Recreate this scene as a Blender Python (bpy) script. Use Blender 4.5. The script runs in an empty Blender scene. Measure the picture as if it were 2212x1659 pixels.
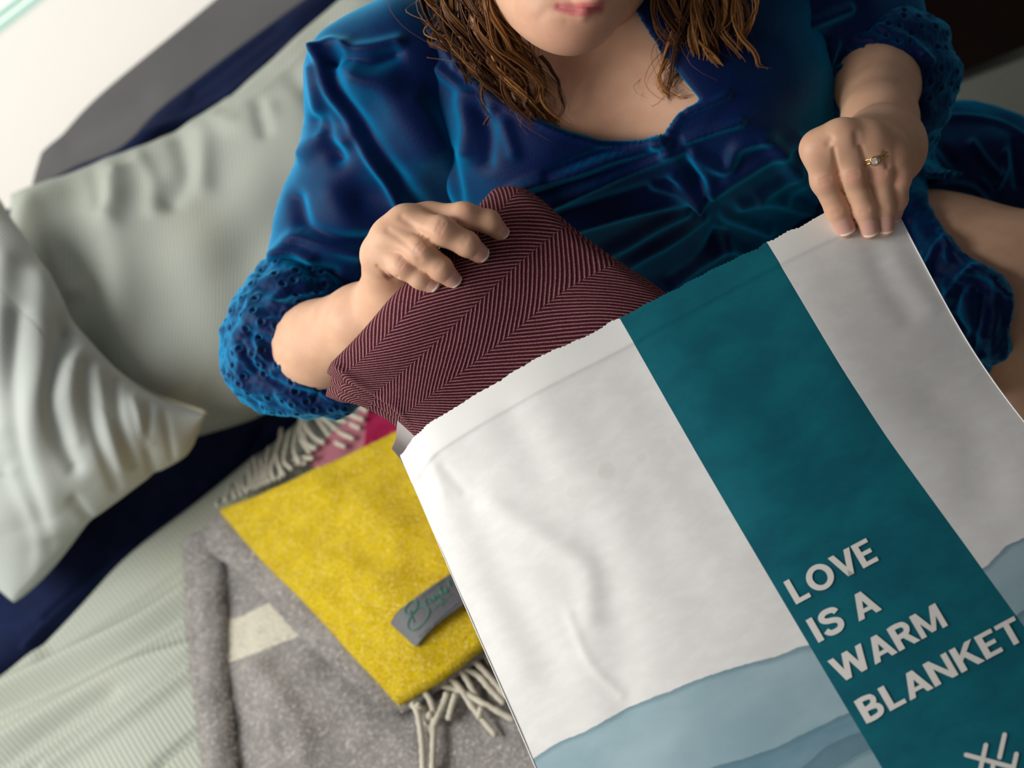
import bpy, bmesh, math, random
import numpy as np

# ------------------------------------------------------------------ camera, world, lights, exposure
S = bpy.context.scene
COL = S.collection
W_PX, H_PX, FPX = 2212.0, 1659.0, 2900.0
_p, _psi, _rho = math.radians(48), math.radians(12), math.radians(29)
CAM = np.array([0.0, 0.0, 1.6])
FWD = np.array([math.cos(_p) * math.sin(_psi), math.cos(_p) * math.cos(_psi), -math.sin(_p)])
_R0 = np.array([math.cos(_psi), -math.sin(_psi), 0.0])
_U0 = np.cross(_R0, FWD)
RGT = math.cos(_rho) * _R0 - math.sin(_rho) * _U0
UPV = math.sin(_rho) * _R0 + math.cos(_rho) * _U0

cam_d = bpy.data.cameras.new('camera')
cam_d.sensor_fit = 'HORIZONTAL'
cam_d.sensor_width = 36.0
cam_d.lens = FPX / W_PX * 36.0
cam_d.clip_start = 0.02
cam_d.dof.use_dof = True
cam_d.dof.focus_distance = 0.965
cam_d.dof.aperture_fstop = 4.6
cam = bpy.data.objects.new('camera', cam_d)
COL.objects.link(cam)
from mathutils import Matrix, Vector
cam.matrix_world = Matrix(((RGT[0], UPV[0], -FWD[0], CAM[0]), (RGT[1], UPV[1], -FWD[1], CAM[1]),
                           (RGT[2], UPV[2], -FWD[2], CAM[2]), (0, 0, 0, 1)))
S.camera = cam
S.view_settings.view_transform = 'Standard'
S.view_settings.look = 'None'
S.view_settings.gamma = 1.0
S.view_settings.use_curve_mapping = False
S.view_settings.exposure = 0.12

wd = bpy.data.worlds.new('world'); S.world = wd
wd.use_nodes = True
wd.node_tree.nodes['Background'].inputs[0].default_value = (0.95, 0.93, 0.92, 1)
wd.node_tree.nodes['Background'].inputs[1].default_value = 0.11

def area(name, loc, target, sx, sy, power, col):
    l = bpy.data.lights.new(name, 'AREA'); l.shape = 'RECTANGLE'; l.size = sx; l.size_y = sy
    l.energy = power; l.color = col
    o = bpy.data.objects.new(name, l); COL.objects.link(o)
    o.location = loc
    o.rotation_euler = (Vector(target) - Vector(loc)).to_track_quat('-Z', 'Y').to_euler()
    return o
# daylight through the room's side window (camera left) and through the window behind the sofa
area('side_window_daylight', (-1.30, 0.10, 1.70), (0.3, 0.7, 0.7), 0.9, 0.9, 4, (1.0, 0.93, 0.85))
area('back_window_daylight', (-0.95, 1.0, 1.70), (0.15, 0.95, 0.7), 0.8, 0.8, 20, (1.0, 0.985, 0.95))

# ------------------------------------------------------------------ helpers: picture geometry
def P(x, y, d):
    """point seen at photo pixel (x, y) at distance d (metres along the optical axis)"""
    return CAM + d * (FWD + (x - W_PX / 2) / FPX * RGT + (H_PX / 2 - y) / FPX * UPV)
def PZ(x, y, z):
    r = FWD + (x - W_PX / 2) / FPX * RGT + (H_PX / 2 - y) / FPX * UPV
    return CAM + r * ((z - CAM[2]) / r[2])
def PA(a):
    return np.array([P(*q) for q in a])
def PJ(V):
    q = V - CAM; z = q @ FWD
    return W_PX / 2 + FPX * (q @ RGT) / z, H_PX / 2 - FPX * (q @ UPV) / z, z
rng = np.random.default_rng(7)
random.seed(7)

def noise3(V, scale, seed=0, n=10):
    r = np.random.default_rng(seed + 101); out = np.zeros(len(V))
    for i in range(n):
        k = r.normal(size=3); k = k / np.linalg.norm(k) * r.uniform(.6, 1.6) * 2 * math.pi / scale
        out += np.sin(V @ k + r.uniform(0, 6.28))
    return out / math.sqrt(n)

# ------------------------------------------------------------------ helpers: objects
def tag(o, label=None, cat=None, group=None, kind=None):
    if label: o['label'] = label
    if cat: o['category'] = cat
    if group: o['group'] = group
    if kind: o['kind'] = kind
    return o
def empty(name, loc, label, cat, group=None):
    o = bpy.data.objects.new(name, None); COL.objects.link(o)
    o.location = tuple(loc); o.empty_display_size = 0.02
    return tag(o, label, cat, group)
def wloc(o):
    l = Vector((0, 0, 0))
    while o is not None:
        l += o.location; o = o.parent
    return l
def link(name, me, m=None, parent=None):
    o = bpy.data.objects.new(name, me); COL.objects.link(o)
    if m is not None: me.materials.append(m)
    if parent is not None:
        o.parent = parent; o.location = -wloc(parent)
    return o
def mesh(name, V, F, uv=None, tone=None, smooth=True):
    """F: list/array of quads and/or triangles"""
    me = bpy.data.meshes.new(name)
    V = np.asarray(V, dtype=np.float32)
    if isinstance(F, np.ndarray):
        n, k = F.shape
        me.vertices.add(len(V)); me.vertices.foreach_set('co', V.ravel())
        me.loops.add(n * k); me.loops.foreach_set('vertex_index', F.astype(np.int32).ravel())
        me.polygons.add(n); me.polygons.foreach_set('loop_start', np.arange(0, n * k, k, dtype=np.int32))
        me.update(calc_edges=True)
    else:
        me.from_pydata([tuple(v) for v in V], [], F)
    if uv is not None:
        l = me.uv_layers.new(name='UVMap')
        vi = np.empty(len(me.loops), dtype=np.int32); me.loops.foreach_get('vertex_index', vi)
        l.data.foreach_set('uv', np.asarray(uv, dtype=np.float32)[vi].ravel())
    if tone is not None:
        a = me.color_attributes.new('tone', 'FLOAT_COLOR', 'POINT')
        t = np.asarray(tone, dtype=np.float32)
        if t.ndim == 1: t = np.stack([t, t, t], 1)
        a.data.foreach_set('color', np.concatenate([t, np.ones((len(t), 1), np.float32)], 1).ravel())
    if smooth:
        me.polygons.foreach_set('use_smooth', np.ones(len(me.polygons), dtype=bool))
    me.validate(); me.update()
    return me

# ------------------------------------------------------------------ helpers: surfaces
def hermite(k, v, x):
    k = np.asarray(k, float); v = np.asarray(v, float); x = np.asarray(x, float)
    m = np.zeros_like(v); dk = np.diff(k)
    s = np.diff(v, axis=0) / dk.reshape((-1,) + (1,) * (v.ndim - 1))
    m[0] = s[0]; m[-1] = s[-1]
    if len(k) > 2:
        w = (dk[:-1] / (dk[:-1] + dk[1:])).reshape((-1,) + (1,) * (v.ndim - 1))
        m[1:-1] = s[:-1] * (1 - w) + s[1:] * w
    i = np.clip(np.searchsorted(k, x, side='right') - 1, 0, len(k) - 2)
    h = dk[i]; t = (x - k[i]) / h
    sh = (-1,) + (1,) * (v.ndim - 1)
    t = t.reshape(sh); h = h.reshape(sh)
    return ((2 * t**3 - 3 * t**2 + 1) * v[i] + (t**3 - 2 * t**2 + t) * h * m[i]
            + (-2 * t**3 + 3 * t**2) * v[i + 1] + (t**3 - t**2) * h * m[i + 1])
def spline(pts, n, closed=False):
    pts = np.asarray(pts, float)
    if closed: pts = np.vstack([pts, pts[:1]])
    L = np.concatenate([[0], np.cumsum(np.linalg.norm(np.diff(pts, axis=0), axis=1) + 1e-9)])
    return hermite(L, pts, np.linspace(0, L[-1], n))
def patch(ctrl, ku, kv, us, vs):
    """ctrl[row(v)][col(u)] of 3-D points -> grid [len(vs), len(us), 3]"""
    c = np.asarray(ctrl, float)
    a = hermite(kv, c, vs)
    return np.swapaxes(hermite(ku, np.swapaxes(a, 0, 1), us), 0, 1)
def gquads(nv, nu, off=0, flip=False):
    i = np.arange(nv - 1)[:, None] * nu + np.arange(nu - 1)[None, :]
    q = np.stack([i, i + 1, i + nu + 1, i + nu], -1).reshape(-1, 4) + off
    return q[:, ::-1] if flip else q
def gnormals(G):
    du = np.gradient(G, axis=1); dv = np.gradient(G, axis=0)
    n = np.cross(du, dv); n /= np.linalg.norm(n, axis=2, keepdims=True) + 1e-12
    mid = G.reshape(-1, 3).mean(0)
    nm = n.reshape(-1, 3).mean(0)
    if nm @ (CAM - mid) < 0: n = -n
    return n
def dense(n, w=.6):
    t = np.linspace(0, 1, n)
    return (1 - w) * t + w * (.5 - .5 * np.cos(np.pi * t))
def rnd(s, R):
    x = np.clip(s / R, 0, 1)
    return np.sqrt(np.maximum(0, 1 - (1 - x)**2))
def slab(ctrl, ku, kv, T, nu, nv, R, strokes=(), nscale=None, namp=0.0, power=1.0, seed=3, rimf=1.0):
    """closed cloth slab: ctrl traces its visible face; T thickness, R edge rounding; strokes = folds"""
    us, vs = dense(nu), dense(nv)
    G = patch(ctrl, ku, kv, us, vs)
    n = gnormals(G)
    Lu = np.linalg.norm(np.diff(G, axis=1), axis=2).sum(1).mean()
    Lv = np.linalg.norm(np.diff(G, axis=0), axis=2).sum(0).mean()
    su = np.minimum(us, 1 - us) * Lu; sv = np.minimum(vs, 1 - vs) * Lv
    h = (T / 2) * (rnd(sv, R)[:, None] * rnd(su, R)[None, :])**power
    mid = G - n * (T / 2) * rimf
    front = (mid + n * h[..., None]).reshape(-1, 3)
    back = (mid - n * h[..., None]).reshape(-1, 3)
    N = n.reshape(-1, 3)
    if namp: front = front + N * (noise3(front, nscale, seed) * namp * (h / (T / 2)).ravel())[:, None]
    if strokes: front = sculpt(front, N, strokes, (h / (T / 2)).ravel())
    V = np.vstack([front, back])
    d = np.cross(G[0, 1] - G[0, 0], G[1, 0] - G[0, 0])
    fl = (d @ n[0, 0]) < 0
    F = np.vstack([gquads(nv, nu, 0, fl), gquads(nv, nu, nu * nv, not fl)])
    uu, vv = np.meshgrid(us * Lu, vs * Lv)
    uv = np.stack([uu.ravel(), vv.ravel()], 1); uv = np.vstack([uv, uv])
    # weld the rim: back rim vertices reuse the front ones
    idx = np.arange(nu * nv).reshape(nv, nu); rim = np.zeros((nv, nu), bool)
    rim[0] = rim[-1] = True; rim[:, 0] = rim[:, -1] = True
    remap = np.arange(2 * nu * nv); r = idx[rim]; remap[r + nu * nv] = r
    F = remap[F]
    keep = np.ones(2 * nu * nv, bool); keep[r + nu * nv] = False
    new = np.cumsum(keep) - 1
    return V[keep], new[F], uv[keep]
def seg2(px, py, pts):
    best = np.full(px.shape, 1e9)
    for a, b in zip(pts[:-1], pts[1:]):
        ax, ay = a; bx, by = b; dx, dy = bx - ax, by - ay
        t = np.clip(((px - ax) * dx + (py - ay) * dy) / (dx * dx + dy * dy + 1e-9), 0, 1)
        best = np.minimum(best, np.hypot(px - ax - t * dx, py - ay - t * dy))
    return best
def sculpt(V, N, strokes, mask=None):
    """raise (+) or press (-) folds, seams and creases into the side of a surface that was photographed"""
    x, y, z = PJ(V)
    vd = CAM - V; vd /= np.linalg.norm(vd, axis=1, keepdims=True)
    fr = np.clip((N * vd).sum(1) * 2.5, 0, 1)
    if mask is not None: fr = fr * np.clip(mask * 1.6, 0, 1)
    off = np.zeros(len(V))
    for st in strokes:
        pts, w, amp = st[0], st[1], st[2]
        p = np.asarray(spline(pts, max(6, 4 * len(pts))) if len(pts) > 2 else pts, float)
        lo = p.min(0) - 3 * w; hi = p.max(0) + 3 * w
        s = (x > lo[0]) & (x < hi[0]) & (y > lo[1]) & (y < hi[1]) & (fr > 0)
        if not s.any(): continue
        dd = seg2(x[s], y[s], p)
        off[s] += amp * np.exp(-(dd / w)**2)
    return V + N * (off * fr)[:, None]
def tube(pts, rad, ns=8, cap=True):
    pts = np.asarray(pts, float); n = len(pts)
    rad = np.broadcast_to(np.asarray(rad, float), (n,))
    t = np.gradient(pts, axis=0); t /= np.linalg.norm(t, axis=1, keepdims=True) + 1e-12
    u = np.cross(t[0], [0.3, 0.2, 0.93]); u /= np.linalg.norm(u)
    us = []
    for i in range(n):
        u = u - t[i] * (u @ t[i]); u = u / (np.linalg.norm(u) + 1e-12); us.append(u)
    us = np.array(us); vs = np.cross(t, us)
    a = np.linspace(0, 2 * np.pi, ns, endpoint=False)
    V = pts[:, None] + rad[:, None, None] * (np.cos(a)[None, :, None] * us[:, None] + np.sin(a)[None, :, None] * vs[:, None])
    V = V.reshape(-1, 3); F = []
    for i in range(n - 1):
        for j in range(ns):
            k = (j + 1) % ns
            F.append((i * ns + j, i * ns + k, (i + 1) * ns + k, (i + 1) * ns + j))
    if cap:
        F.append(tuple(range(ns))[::-1]); F.append(tuple((n - 1) * ns + j for j in range(ns)))
    return V, F

# ------------------------------------------------------------------ helpers: sculpted solids (distance field + surface nets)
class SDF:
    def __init__(s, lo, hi, h):
        s.lo = np.asarray(lo, np.float32); s.h = h
        s.n = np.ceil((np.asarray(hi) - s.lo) / h).astype(int) + 1
        s.F = np.full(s.n, 0.2, np.float32)
    def box(s, lo, hi):
        a = np.clip(np.floor((lo - s.lo) / s.h).astype(int), 0, s.n); b = np.clip(np.ceil((hi - s.lo) / s.h).astype(int) + 1, 0, s.n)
        if (b <= a).any(): return None
        g = [(s.lo[i] + s.h * np.arange(a[i], b[i])).astype(np.float32) for i in range(3)]
        return tuple(slice(a[i], b[i]) for i in range(3)), np.stack(np.meshgrid(*g, indexing='ij'), -1)
    def cone(s, a, ra, b, rb, k, sub=False):
        a = np.asarray(a, np.float32); b = np.asarray(b, np.float32); m = k + 5 * s.h + max(ra, rb)
        q = s.box(np.minimum(a, b) - m, np.maximum(a, b) + m)
        if q is None: return
        sl, X = q; ba = b - a; l2 = float(ba @ ba) + 1e-12; pa = X - a
        t = np.clip((pa @ ba) / l2, 0, 1); pa -= t[..., None] * ba
        s.blend(sl, np.sqrt((pa * pa).sum(-1)) - (ra + (rb - ra) * t), k, sub)
    def ell(s, c, axes, k, sub=False):
        """ellipsoid: axes = 3 vectors (direction * semi-axis)"""
        c = np.asarray(c, np.float32); A = np.asarray(axes, np.float32); L = np.linalg.norm(A, axis=1)
        m = L.max() + k + 5 * s.h
        q = s.box(c - m, c + m)
        if q is None: return
        sl, X = q; w = (X - c) @ (A / L[:, None]**2).T
        r = np.sqrt((w * w).sum(-1)) + 1e-9; g = np.sqrt(((w / L)**2).sum(-1)) + 1e-9
        s.blend(sl, (r * (r - 1) / g).astype(np.float32), k, sub)
    def blend(s, sl, d, k, sub=False):
        f = s.F[sl]
        if sub: f = -f
        h = np.maximum(k - np.abs(f - d), 0) / max(k, 1e-9)
        r = np.minimum(f, d) - h * h * k * .25
        s.F[sl] = -r if sub else r
    def chain(s, pts, k, k2=None):
        for (a, ra), (b, rb) in zip(pts[:-1], pts[1:]):
            s.cone(a, ra, b, rb, k); k = k2 if k2 is not None else k
    def coords(s):
        g = [(s.lo[i] + s.h * np.arange(s.n[i])).astype(np.float32) for i in range(3)]
        return np.stack(np.meshgrid(*g, indexing='ij'), -1).reshape(-1, 3)
    def mesh(s, smooth=2):
        F = s.F; h = s.h
        sg = F < 0
        c = np.zeros(tuple(s.n - 1), np.uint8)
        cs = [(i, j, k) for i in (0, 1) for j in (0, 1) for k in (0, 1)]
        sl = lambda o, n: slice(o, n - 1 + o)
        for (i, j, k) in cs: c += sg[sl(i, s.n[0]), sl(j, s.n[1]), sl(k, s.n[2])]
        act = (c > 0) & (c < 8); I = np.argwhere(act)
        acc = np.zeros((len(I), 3)); cnt = np.zeros(len(I))
        for a in cs:
            for ax in range(3):
                if a[ax]: continue
                b = list(a); b[ax] = 1
                fa = F[I[:, 0] + a[0], I[:, 1] + a[1], I[:, 2] + a[2]]; fb = F[I[:, 0] + b[0], I[:, 1] + b[1], I[:, 2] + b[2]]
                x = (fa < 0) != (fb < 0); t = np.where(x, fa / np.where(x, fa - fb, 1), 0)
                p = np.tile(np.array(a, float), (len(I), 1)); p[:, ax] += t
                acc += p * x[:, None]; cnt += x
        V = (I + acc / cnt[:, None]) * h + s.lo
        vid = np.full(act.shape, -1, np.int32); vid[act] = np.arange(len(I))
        Q = []
        for ax in range(3):
            o = [(0, 0), (1, 1), (2, 2)]
            b1, b2 = [q for q in range(3) if q != ax]
            lo = [slice(None)] * 3; hi = [slice(None)] * 3
            lo[ax] = slice(0, -1); hi[ax] = slice(1, None)
            x = sg[tuple(lo)] != sg[tuple(hi)]
            E = np.argwhere(x); sx = sg[tuple(lo)][x]
            ok = (E[:, b1] > 0) & (E[:, b2] > 0) & (E[:, b1] < s.n[b1] - 1) & (E[:, b2] < s.n[b2] - 1)
            E = E[ok]; sx = sx[ok]
            def cell(d1, d2):
                q = E.copy(); q[:, b1] += d1; q[:, b2] += d2
                return vid[q[:, 0], q[:, 1], q[:, 2]]
            q = np.stack([cell(-1, -1), cell(0, -1), cell(0, 0), cell(-1, 0)], 1)
            f = sx if ax != 1 else ~sx
            q[~f] = q[~f][:, ::-1]
            Q.append(q)
        Q = np.vstack(Q)
        V = relax(V, Q, smooth)
        return V, Q
def relax(V, Q, n, lam=.5):
    e = np.vstack([Q[:, [0, 1]], Q[:, [1, 2]], Q[:, [2, 3]], Q[:, [3, 0]]])
    deg = np.bincount(e[:, 0], minlength=len(V)) + np.bincount(e[:, 1], minlength=len(V)) + 1e-9
    for _ in range(n):
        out = np.zeros_like(V)
        for d in range(3):
            out[:, d] = (np.bincount(e[:, 0], V[e[:, 1], d], len(V)) + np.bincount(e[:, 1], V[e[:, 0], d], len(V))) / deg
        V = V + lam * (out - V)
    return V
def vnormals(V, Q):
    fn = np.cross(V[Q[:, 2]] - V[Q[:, 0]], V[Q[:, 3]] - V[Q[:, 1]])
    N = np.zeros_like(V)
    for d in range(3):
        for j in range(4): N[:, d] += np.bincount(Q[:, j], fn[:, d], len(V))
    return N / (np.linalg.norm(N, axis=1, keepdims=True) + 1e-12)
def bounds(pts, m):
    p = np.array([q[0] for q in pts]); return p.min(0) - m, p.max(0) + m

# ------------------------------------------------------------------ helpers: materials
def mat(name, rough=.7, spec=.3, col=(.5, .5, .5)):
    m = bpy.data.materials.new(name); m.use_nodes = True
    b = m.node_tree.nodes['Principled BSDF']
    b.inputs['Base Color'].default_value = (*col, 1); b.inputs['Roughness'].default_value = rough
    b.inputs['Specular IOR Level'].default_value = spec
    return m, m.node_tree, b
def setin(nt, s, v):
    if hasattr(v, 'is_output') or hasattr(v, 'links'): nt.links.new(v, s)
    elif isinstance(v, (tuple, list)): s.default_value = (*v, 1) if (len(v) == 3 and s.type == 'RGBA') else v
    else: s.default_value = v
def M(nt, op, a, b=None, c=None):
    n = nt.nodes.new('ShaderNodeMath'); n.operation = op
    for s, v in zip(n.inputs, (a, b, c)):
        if v is not None: setin(nt, s, v)
    return n.outputs[0]
def MIX(nt, f, a, b, mode='MIX'):
    n = nt.nodes.new('ShaderNodeMix'); n.data_type = 'RGBA'; n.blend_type = mode
    setin(nt, n.inputs[0], f); setin(nt, n.inputs[6], a); setin(nt, n.inputs[7], b)
    return n.outputs[2]
def SS(nt, x, lo, hi):
    n = nt.nodes.new('ShaderNodeMapRange'); n.interpolation_type = 'SMOOTHSTEP'
    setin(nt, n.inputs[0], x); n.inputs[1].default_value = lo; n.inputs[2].default_value = hi
    return n.outputs[0]
def NOISE(nt, scale, detail=3, vec=None, rough=.55, stretch=None):
    n = nt.nodes.new('ShaderNodeTexNoise'); n.inputs['Scale'].default_value = scale
    n.inputs['Detail'].default_value = detail; n.inputs['Roughness'].default_value = rough
    if vec is None: vec = OBJ(nt)
    if stretch:
        mp = nt.nodes.new('ShaderNodeMapping'); mp.inputs['Scale'].default_value = stretch
        nt.links.new(vec, mp.inputs[0]); vec = mp.outputs[0]
    nt.links.new(vec, n.inputs['Vector'])
    return n.outputs['Fac']
def OBJ(nt):
    return nt.nodes.new('ShaderNodeTexCoord').outputs['Object']
def UV(nt):
    u = nt.nodes.new('ShaderNodeTexCoord').outputs['UV']
    s = nt.nodes.new('ShaderNodeSeparateXYZ'); nt.links.new(u, s.inputs[0])
    return s.outputs[0], s.outputs[1], u
def TONE(nt):
    a = nt.nodes.new('ShaderNodeAttribute'); a.attribute_name = 'tone'
    s = nt.nodes.new('ShaderNodeSeparateColor'); nt.links.new(a.outputs['Color'], s.inputs[0])
    return s.outputs
def BUMP(nt, b, h, strength=.4, dist=.002):
    n = nt.nodes.new('ShaderNodeBump'); n.inputs['Strength'].default_value = strength; n.inputs['Distance'].default_value = dist
    nt.links.new(h, n.inputs['Height']); nt.links.new(n.outputs[0], b.inputs['Normal'])
def setc(nt, b, c): setin(nt, b.inputs['Base Color'], c)

# skin: base colour, redder where the tone says (knuckles, finger ends, lips)
m_skin, nt, b = mat('skin', .5, .35)
t = TONE(nt)
c = MIX(nt, SS(nt, NOISE(nt, 60, 4), .35, .7), (.66, .385, .25), (.72, .44, .29))
c = MIX(nt, t[0], c, (.62, .25, .20)); c = MIX(nt, t[1], c, (.50, .10, .12))
c = MIX(nt, t[2], c, (.30, .15, .09))
setc(nt, b, c)
b.inputs['Subsurface Weight'].default_value = .12; b.inputs['Subsurface Radius'].default_value = (.010, .004, .002)
b.inputs['Subsurface Scale'].default_value = .5
BUMP(nt, b, NOISE(nt, 900, 3), .08, .0006)
m_nail, nt, b = mat('fingernail', .3, .5)
t = TONE(nt); setc(nt, b, MIX(nt, t[0], (.66, .36, .29), (.86, .76, .62)))
# hair
m_hair, nt, b = mat('hair', .48, .22)
t = TONE(nt)
c = MIX(nt, t[0], (.022, .007, .003), (.12, .045, .016)); c = MIX(nt, t[1], c, (.50, .23, .075))
setc(nt, b, c)
# velvet
def velvet(name, lace=False):
    m, nt, b = mat(name, .55, .12)
    # velvet sheen put into the base colour: dark face-on, bright teal at a slant
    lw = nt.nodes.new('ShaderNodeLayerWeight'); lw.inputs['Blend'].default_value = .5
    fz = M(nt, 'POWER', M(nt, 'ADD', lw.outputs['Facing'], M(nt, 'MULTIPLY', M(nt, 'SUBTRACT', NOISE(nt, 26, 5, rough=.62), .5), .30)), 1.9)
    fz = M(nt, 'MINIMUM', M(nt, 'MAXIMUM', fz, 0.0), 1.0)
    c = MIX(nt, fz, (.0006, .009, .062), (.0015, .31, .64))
    if lace:
        t = TONE(nt); c = MIX(nt, t[0], c, (.0006, .003, .012))
    setc(nt, b, c)
    b.inputs['Sheen Weight'].default_value = .6; b.inputs['Sheen Roughness'].default_value = .3
    b.inputs['Sheen Tint'].default_value = (.02, .50, .80, 1)
    BUMP(nt, b, NOISE(nt, 500 if not lace else 350, 3), .25, .0012)
    return m
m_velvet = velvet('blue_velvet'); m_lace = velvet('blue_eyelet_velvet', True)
# herringbone wool
m_herr, nt, b = mat('maroon_herringbone_wool', .9, .1)
u, v, uv = UV(nt)
wob = M(nt, 'MULTIPLY', M(nt, 'SUBTRACT', NOISE(nt, 35, 2), .5), .0022)
tri = M(nt, 'PINGPONG', M(nt, 'ADD', v, .012), .042)
par = M(nt, 'FLOOR', M(nt, 'DIVIDE', M(nt, 'ADD', v, .012), .042))
x = M(nt, 'ADD', M(nt, 'ADD', M(nt, 'ADD', u, tri), wob), M(nt, 'MULTIPLY', M(nt, 'MODULO', par, 2.0), .0022))
s = M(nt, 'SINE', M(nt, 'MULTIPLY', x, 2 * math.pi / .0044))
yarn = NOISE(nt, 1500, 2)
s = M(nt, 'ADD', s, M(nt, 'MULTIPLY', M(nt, 'SUBTRACT', yarn, .5), 2.2))
f = SS(nt, s, -.1, 1.3)
setc(nt, b, MIX(nt, f, MIX(nt, NOISE(nt, 90, 2), (.050, .004, .018), (.085, .009, .028)), (.42, .235, .205)))
b.inputs['Sheen Weight'].default_value = .06; b.inputs['Sheen Tint'].default_value = (.8, .35, .4, 1)
BUMP(nt, b, s, .5, .0009)
# knitted / woven wools
def wool(name, c1, c2, c3, scale, bump=.7):
    m, nt, b = mat(name, .95, .08)
    n1 = NOISE(nt, scale, 3, rough=.7); n2 = NOISE(nt, scale * .12, 3)
    c = MIX(nt, SS(nt, n2, .3, .7), c1, c2); c = MIX(nt, SS(nt, n1, .46, .80), c, c3)
    setc(nt, b, c); b.inputs['Sheen Weight'].default_value = .35
    b.inputs['Sheen Tint'].default_value = (*[min(1, q * 1.5 + .1) for q in c2], 1)
    BUMP(nt, b, n1, bump, .003)
    return m, nt, b, c
m_yellow, nt, b, c = wool('yellow_wool', (.56, .385, .0), (.68, .49, .001), (.82, .70, .30), 400)
m_grey, nt, b, c = wool('grey_wool', (.22, .205, .20), (.30, .285, .275), (.60, .57, .53), 230)
t = TONE(nt); setc(nt, b, MIX(nt, t[0], c, (.66, .63, .52)))
m_pink, nt, b, c = wool('magenta_wool', (.30, .010, .06), (.36, .014, .07), (.42, .03, .10), 300)
t = TONE(nt); setc(nt, b, MIX(nt, t[0], c, (.42, .16, .20)))
m_cream = wool('cream_yarn', (.58, .54, .44), (.68, .64, .53), (.74, .71, .60), 600, .4)[0]
# plain and striped cottons
m_navy, nt, b = mat('navy_cotton', .85, .15)
setc(nt, b, MIX(nt, NOISE(nt, 40, 3), (.004, .008, .030), (.010, .020, .075)))
BUMP(nt, b, NOISE(nt, 900, 2), .2, .001)
def ticking(name, c1, c2, period, cblot):
    m, nt, b = mat(name, .9, .1)
    u, v, uv = UV(nt)
    s = M(nt, 'SINE', M(nt, 'MULTIPLY', u, 2 * math.pi / period))
    c = MIX(nt, SS(nt, s, -.6, .6), c1, c2)
    c = MIX(nt, M(nt, 'MULTIPLY', SS(nt, NOISE(nt, 5, 3), .5, .75), .35), c, cblot)
    setc(nt, b, c); BUMP(nt, b, s, .25, .0008)
    return m
m_ticking = ticking('sage_ticking', (.36, .40, .37), (.47, .50, .44), .0052, (.46, .45, .36))
m_seatcov = ticking('seat_ticking', (.33, .37, .34), (.52, .54, .45), .0058, (.52, .50, .36))
m_cushion2 = ticking('pale_sage_cotton', (.44, .48, .46), (.50, .53, .50), .0035, (.50, .50, .46))
m_piping = mat('cushion_piping', .9, .1, (.40, .38, .28))[0]
m_label = mat('label_satin', .45, .4, (.085, .088, .10))[0]
m_green = mat('label_green_thread', .7, .2, (.06, .27, .19))[0]
m_greyth = mat('label_grey_thread', .7, .2, (.23, .23, .25))[0]
m_paper, ntp, bp = mat('mailer_paper', .55, .3, (.8, .8, .79))
m_plain, nt, b = mat('white_paper', .6, .3, (.80, .79, .77))
m_ink = mat('white_print', .55, .3, (.80, .78, .75))[0]
m_wall, nt, b = mat('glowing_white_paint', .6, .3)
setc(nt, b, MIX(nt, NOISE(nt, 3, 2), (.86, .83, .77), (.88, .85, .79)))
b.inputs['Emission Color'].default_value = (1.0, .95, .86, 1); b.inputs['Emission Strength'].default_value = .62  # emission added to brighten the white wall; it is no lamp
m_green2, nt, b = mat('pale_green_print', .6, .3, (.60, .82, .72)); b.inputs['Emission Color'].default_value = (.66, .92, .80, 1); b.inputs['Emission Strength'].default_value = .45  # glow added here too, so the green lines match the brightened wall
m_sill, nt, b = mat('grey_upholstery', .6, .3)
setc(nt, b, MIX(nt, NOISE(nt, 6, 3), (.10, .10, .105), (.14, .14, .145)))
m_wood, nt, b = mat('dark_wood', .5, .3)
setc(nt, b, MIX(nt, NOISE(nt, 8, 4, stretch=(1, 12, 12)), (.012, .003, .002), (.035, .010, .005)))
m_black = mat('black_leather', .45, .3, (.006, .006, .006))[0]
m_rim = mat('dull_brass', .4, .5, (.05, .04, .012))[0]
m_gold, nt, b = mat('gold', .25, .5, (.80, .56, .27)); b.inputs['Metallic'].default_value = 1
m_gem, nt, b = mat('diamond', .03, .8, (.95, .95, .95)); b.inputs['IOR'].default_value = 2.4
b.inputs['Transmission Weight'].default_value = .6
m_floor, nt, b = mat('floor_boards', .5, .3)
setc(nt, b, MIX(nt, NOISE(nt, 6, 4, stretch=(1, 14, 1)), (.10, .05, .025), (.18, .09, .045)))

# ------------------------------------------------------------------ the setting: wall, floor, sofa
ZS = 0.45
A0, B0 = PZ(0, 1420, ZS), PZ(640, 880, ZS)
e1 = (B0 - A0) / np.linalg.norm(B0 - A0); e2 = np.cross(e1, [0, 0, 1.0]); ez = np.array([0, 0, 1.0])
def SO(s, t, z): return A0 + s * e1 + t * e2 + np.array([0, 0, z - ZS])

wp0, wp1 = P(60, 420, 2.02), P(440, 0, 2.10)
wdir = wp1 - wp0; wdir[2] = 0; wdir /= np.linalg.norm(wdir); wn = np.cross(wdir, ez)
if wn @ (CAM - wp0) < 0: wn = -wn
def on_wall(x, y):
    r = FWD + (x - W_PX / 2) / FPX * RGT + (H_PX / 2 - y) / FPX * UPV
    return CAM + r * (((wp0 - CAM) @ wn) / (r @ wn))
def box_from(c, ax, ay, az):
    V = [c + i * ax + j * ay + k * az for i in (-1, 1) for j in (-1, 1) for k in (-1, 1)]
    return V, [(0, 1, 3, 2), (4, 6, 7, 5), (0, 4, 5, 1), (2, 3, 7, 6), (0, 2, 6, 4), (1, 5, 7, 3)]
wc = wp0 + 0.6 * wdir; wc = np.array([wc[0], wc[1], 1.2]) - wn * .05
V, F = box_from(wc, wdir * 2.2, wn * .05, ez * 1.2)
wall = tag(link('glowing_wall', mesh('glowing_wall', V, F, smooth=False), m_wall), 'white wall with an added glow behind the sofa', kind='structure')  # plain wall slab that glows by added emission
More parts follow.
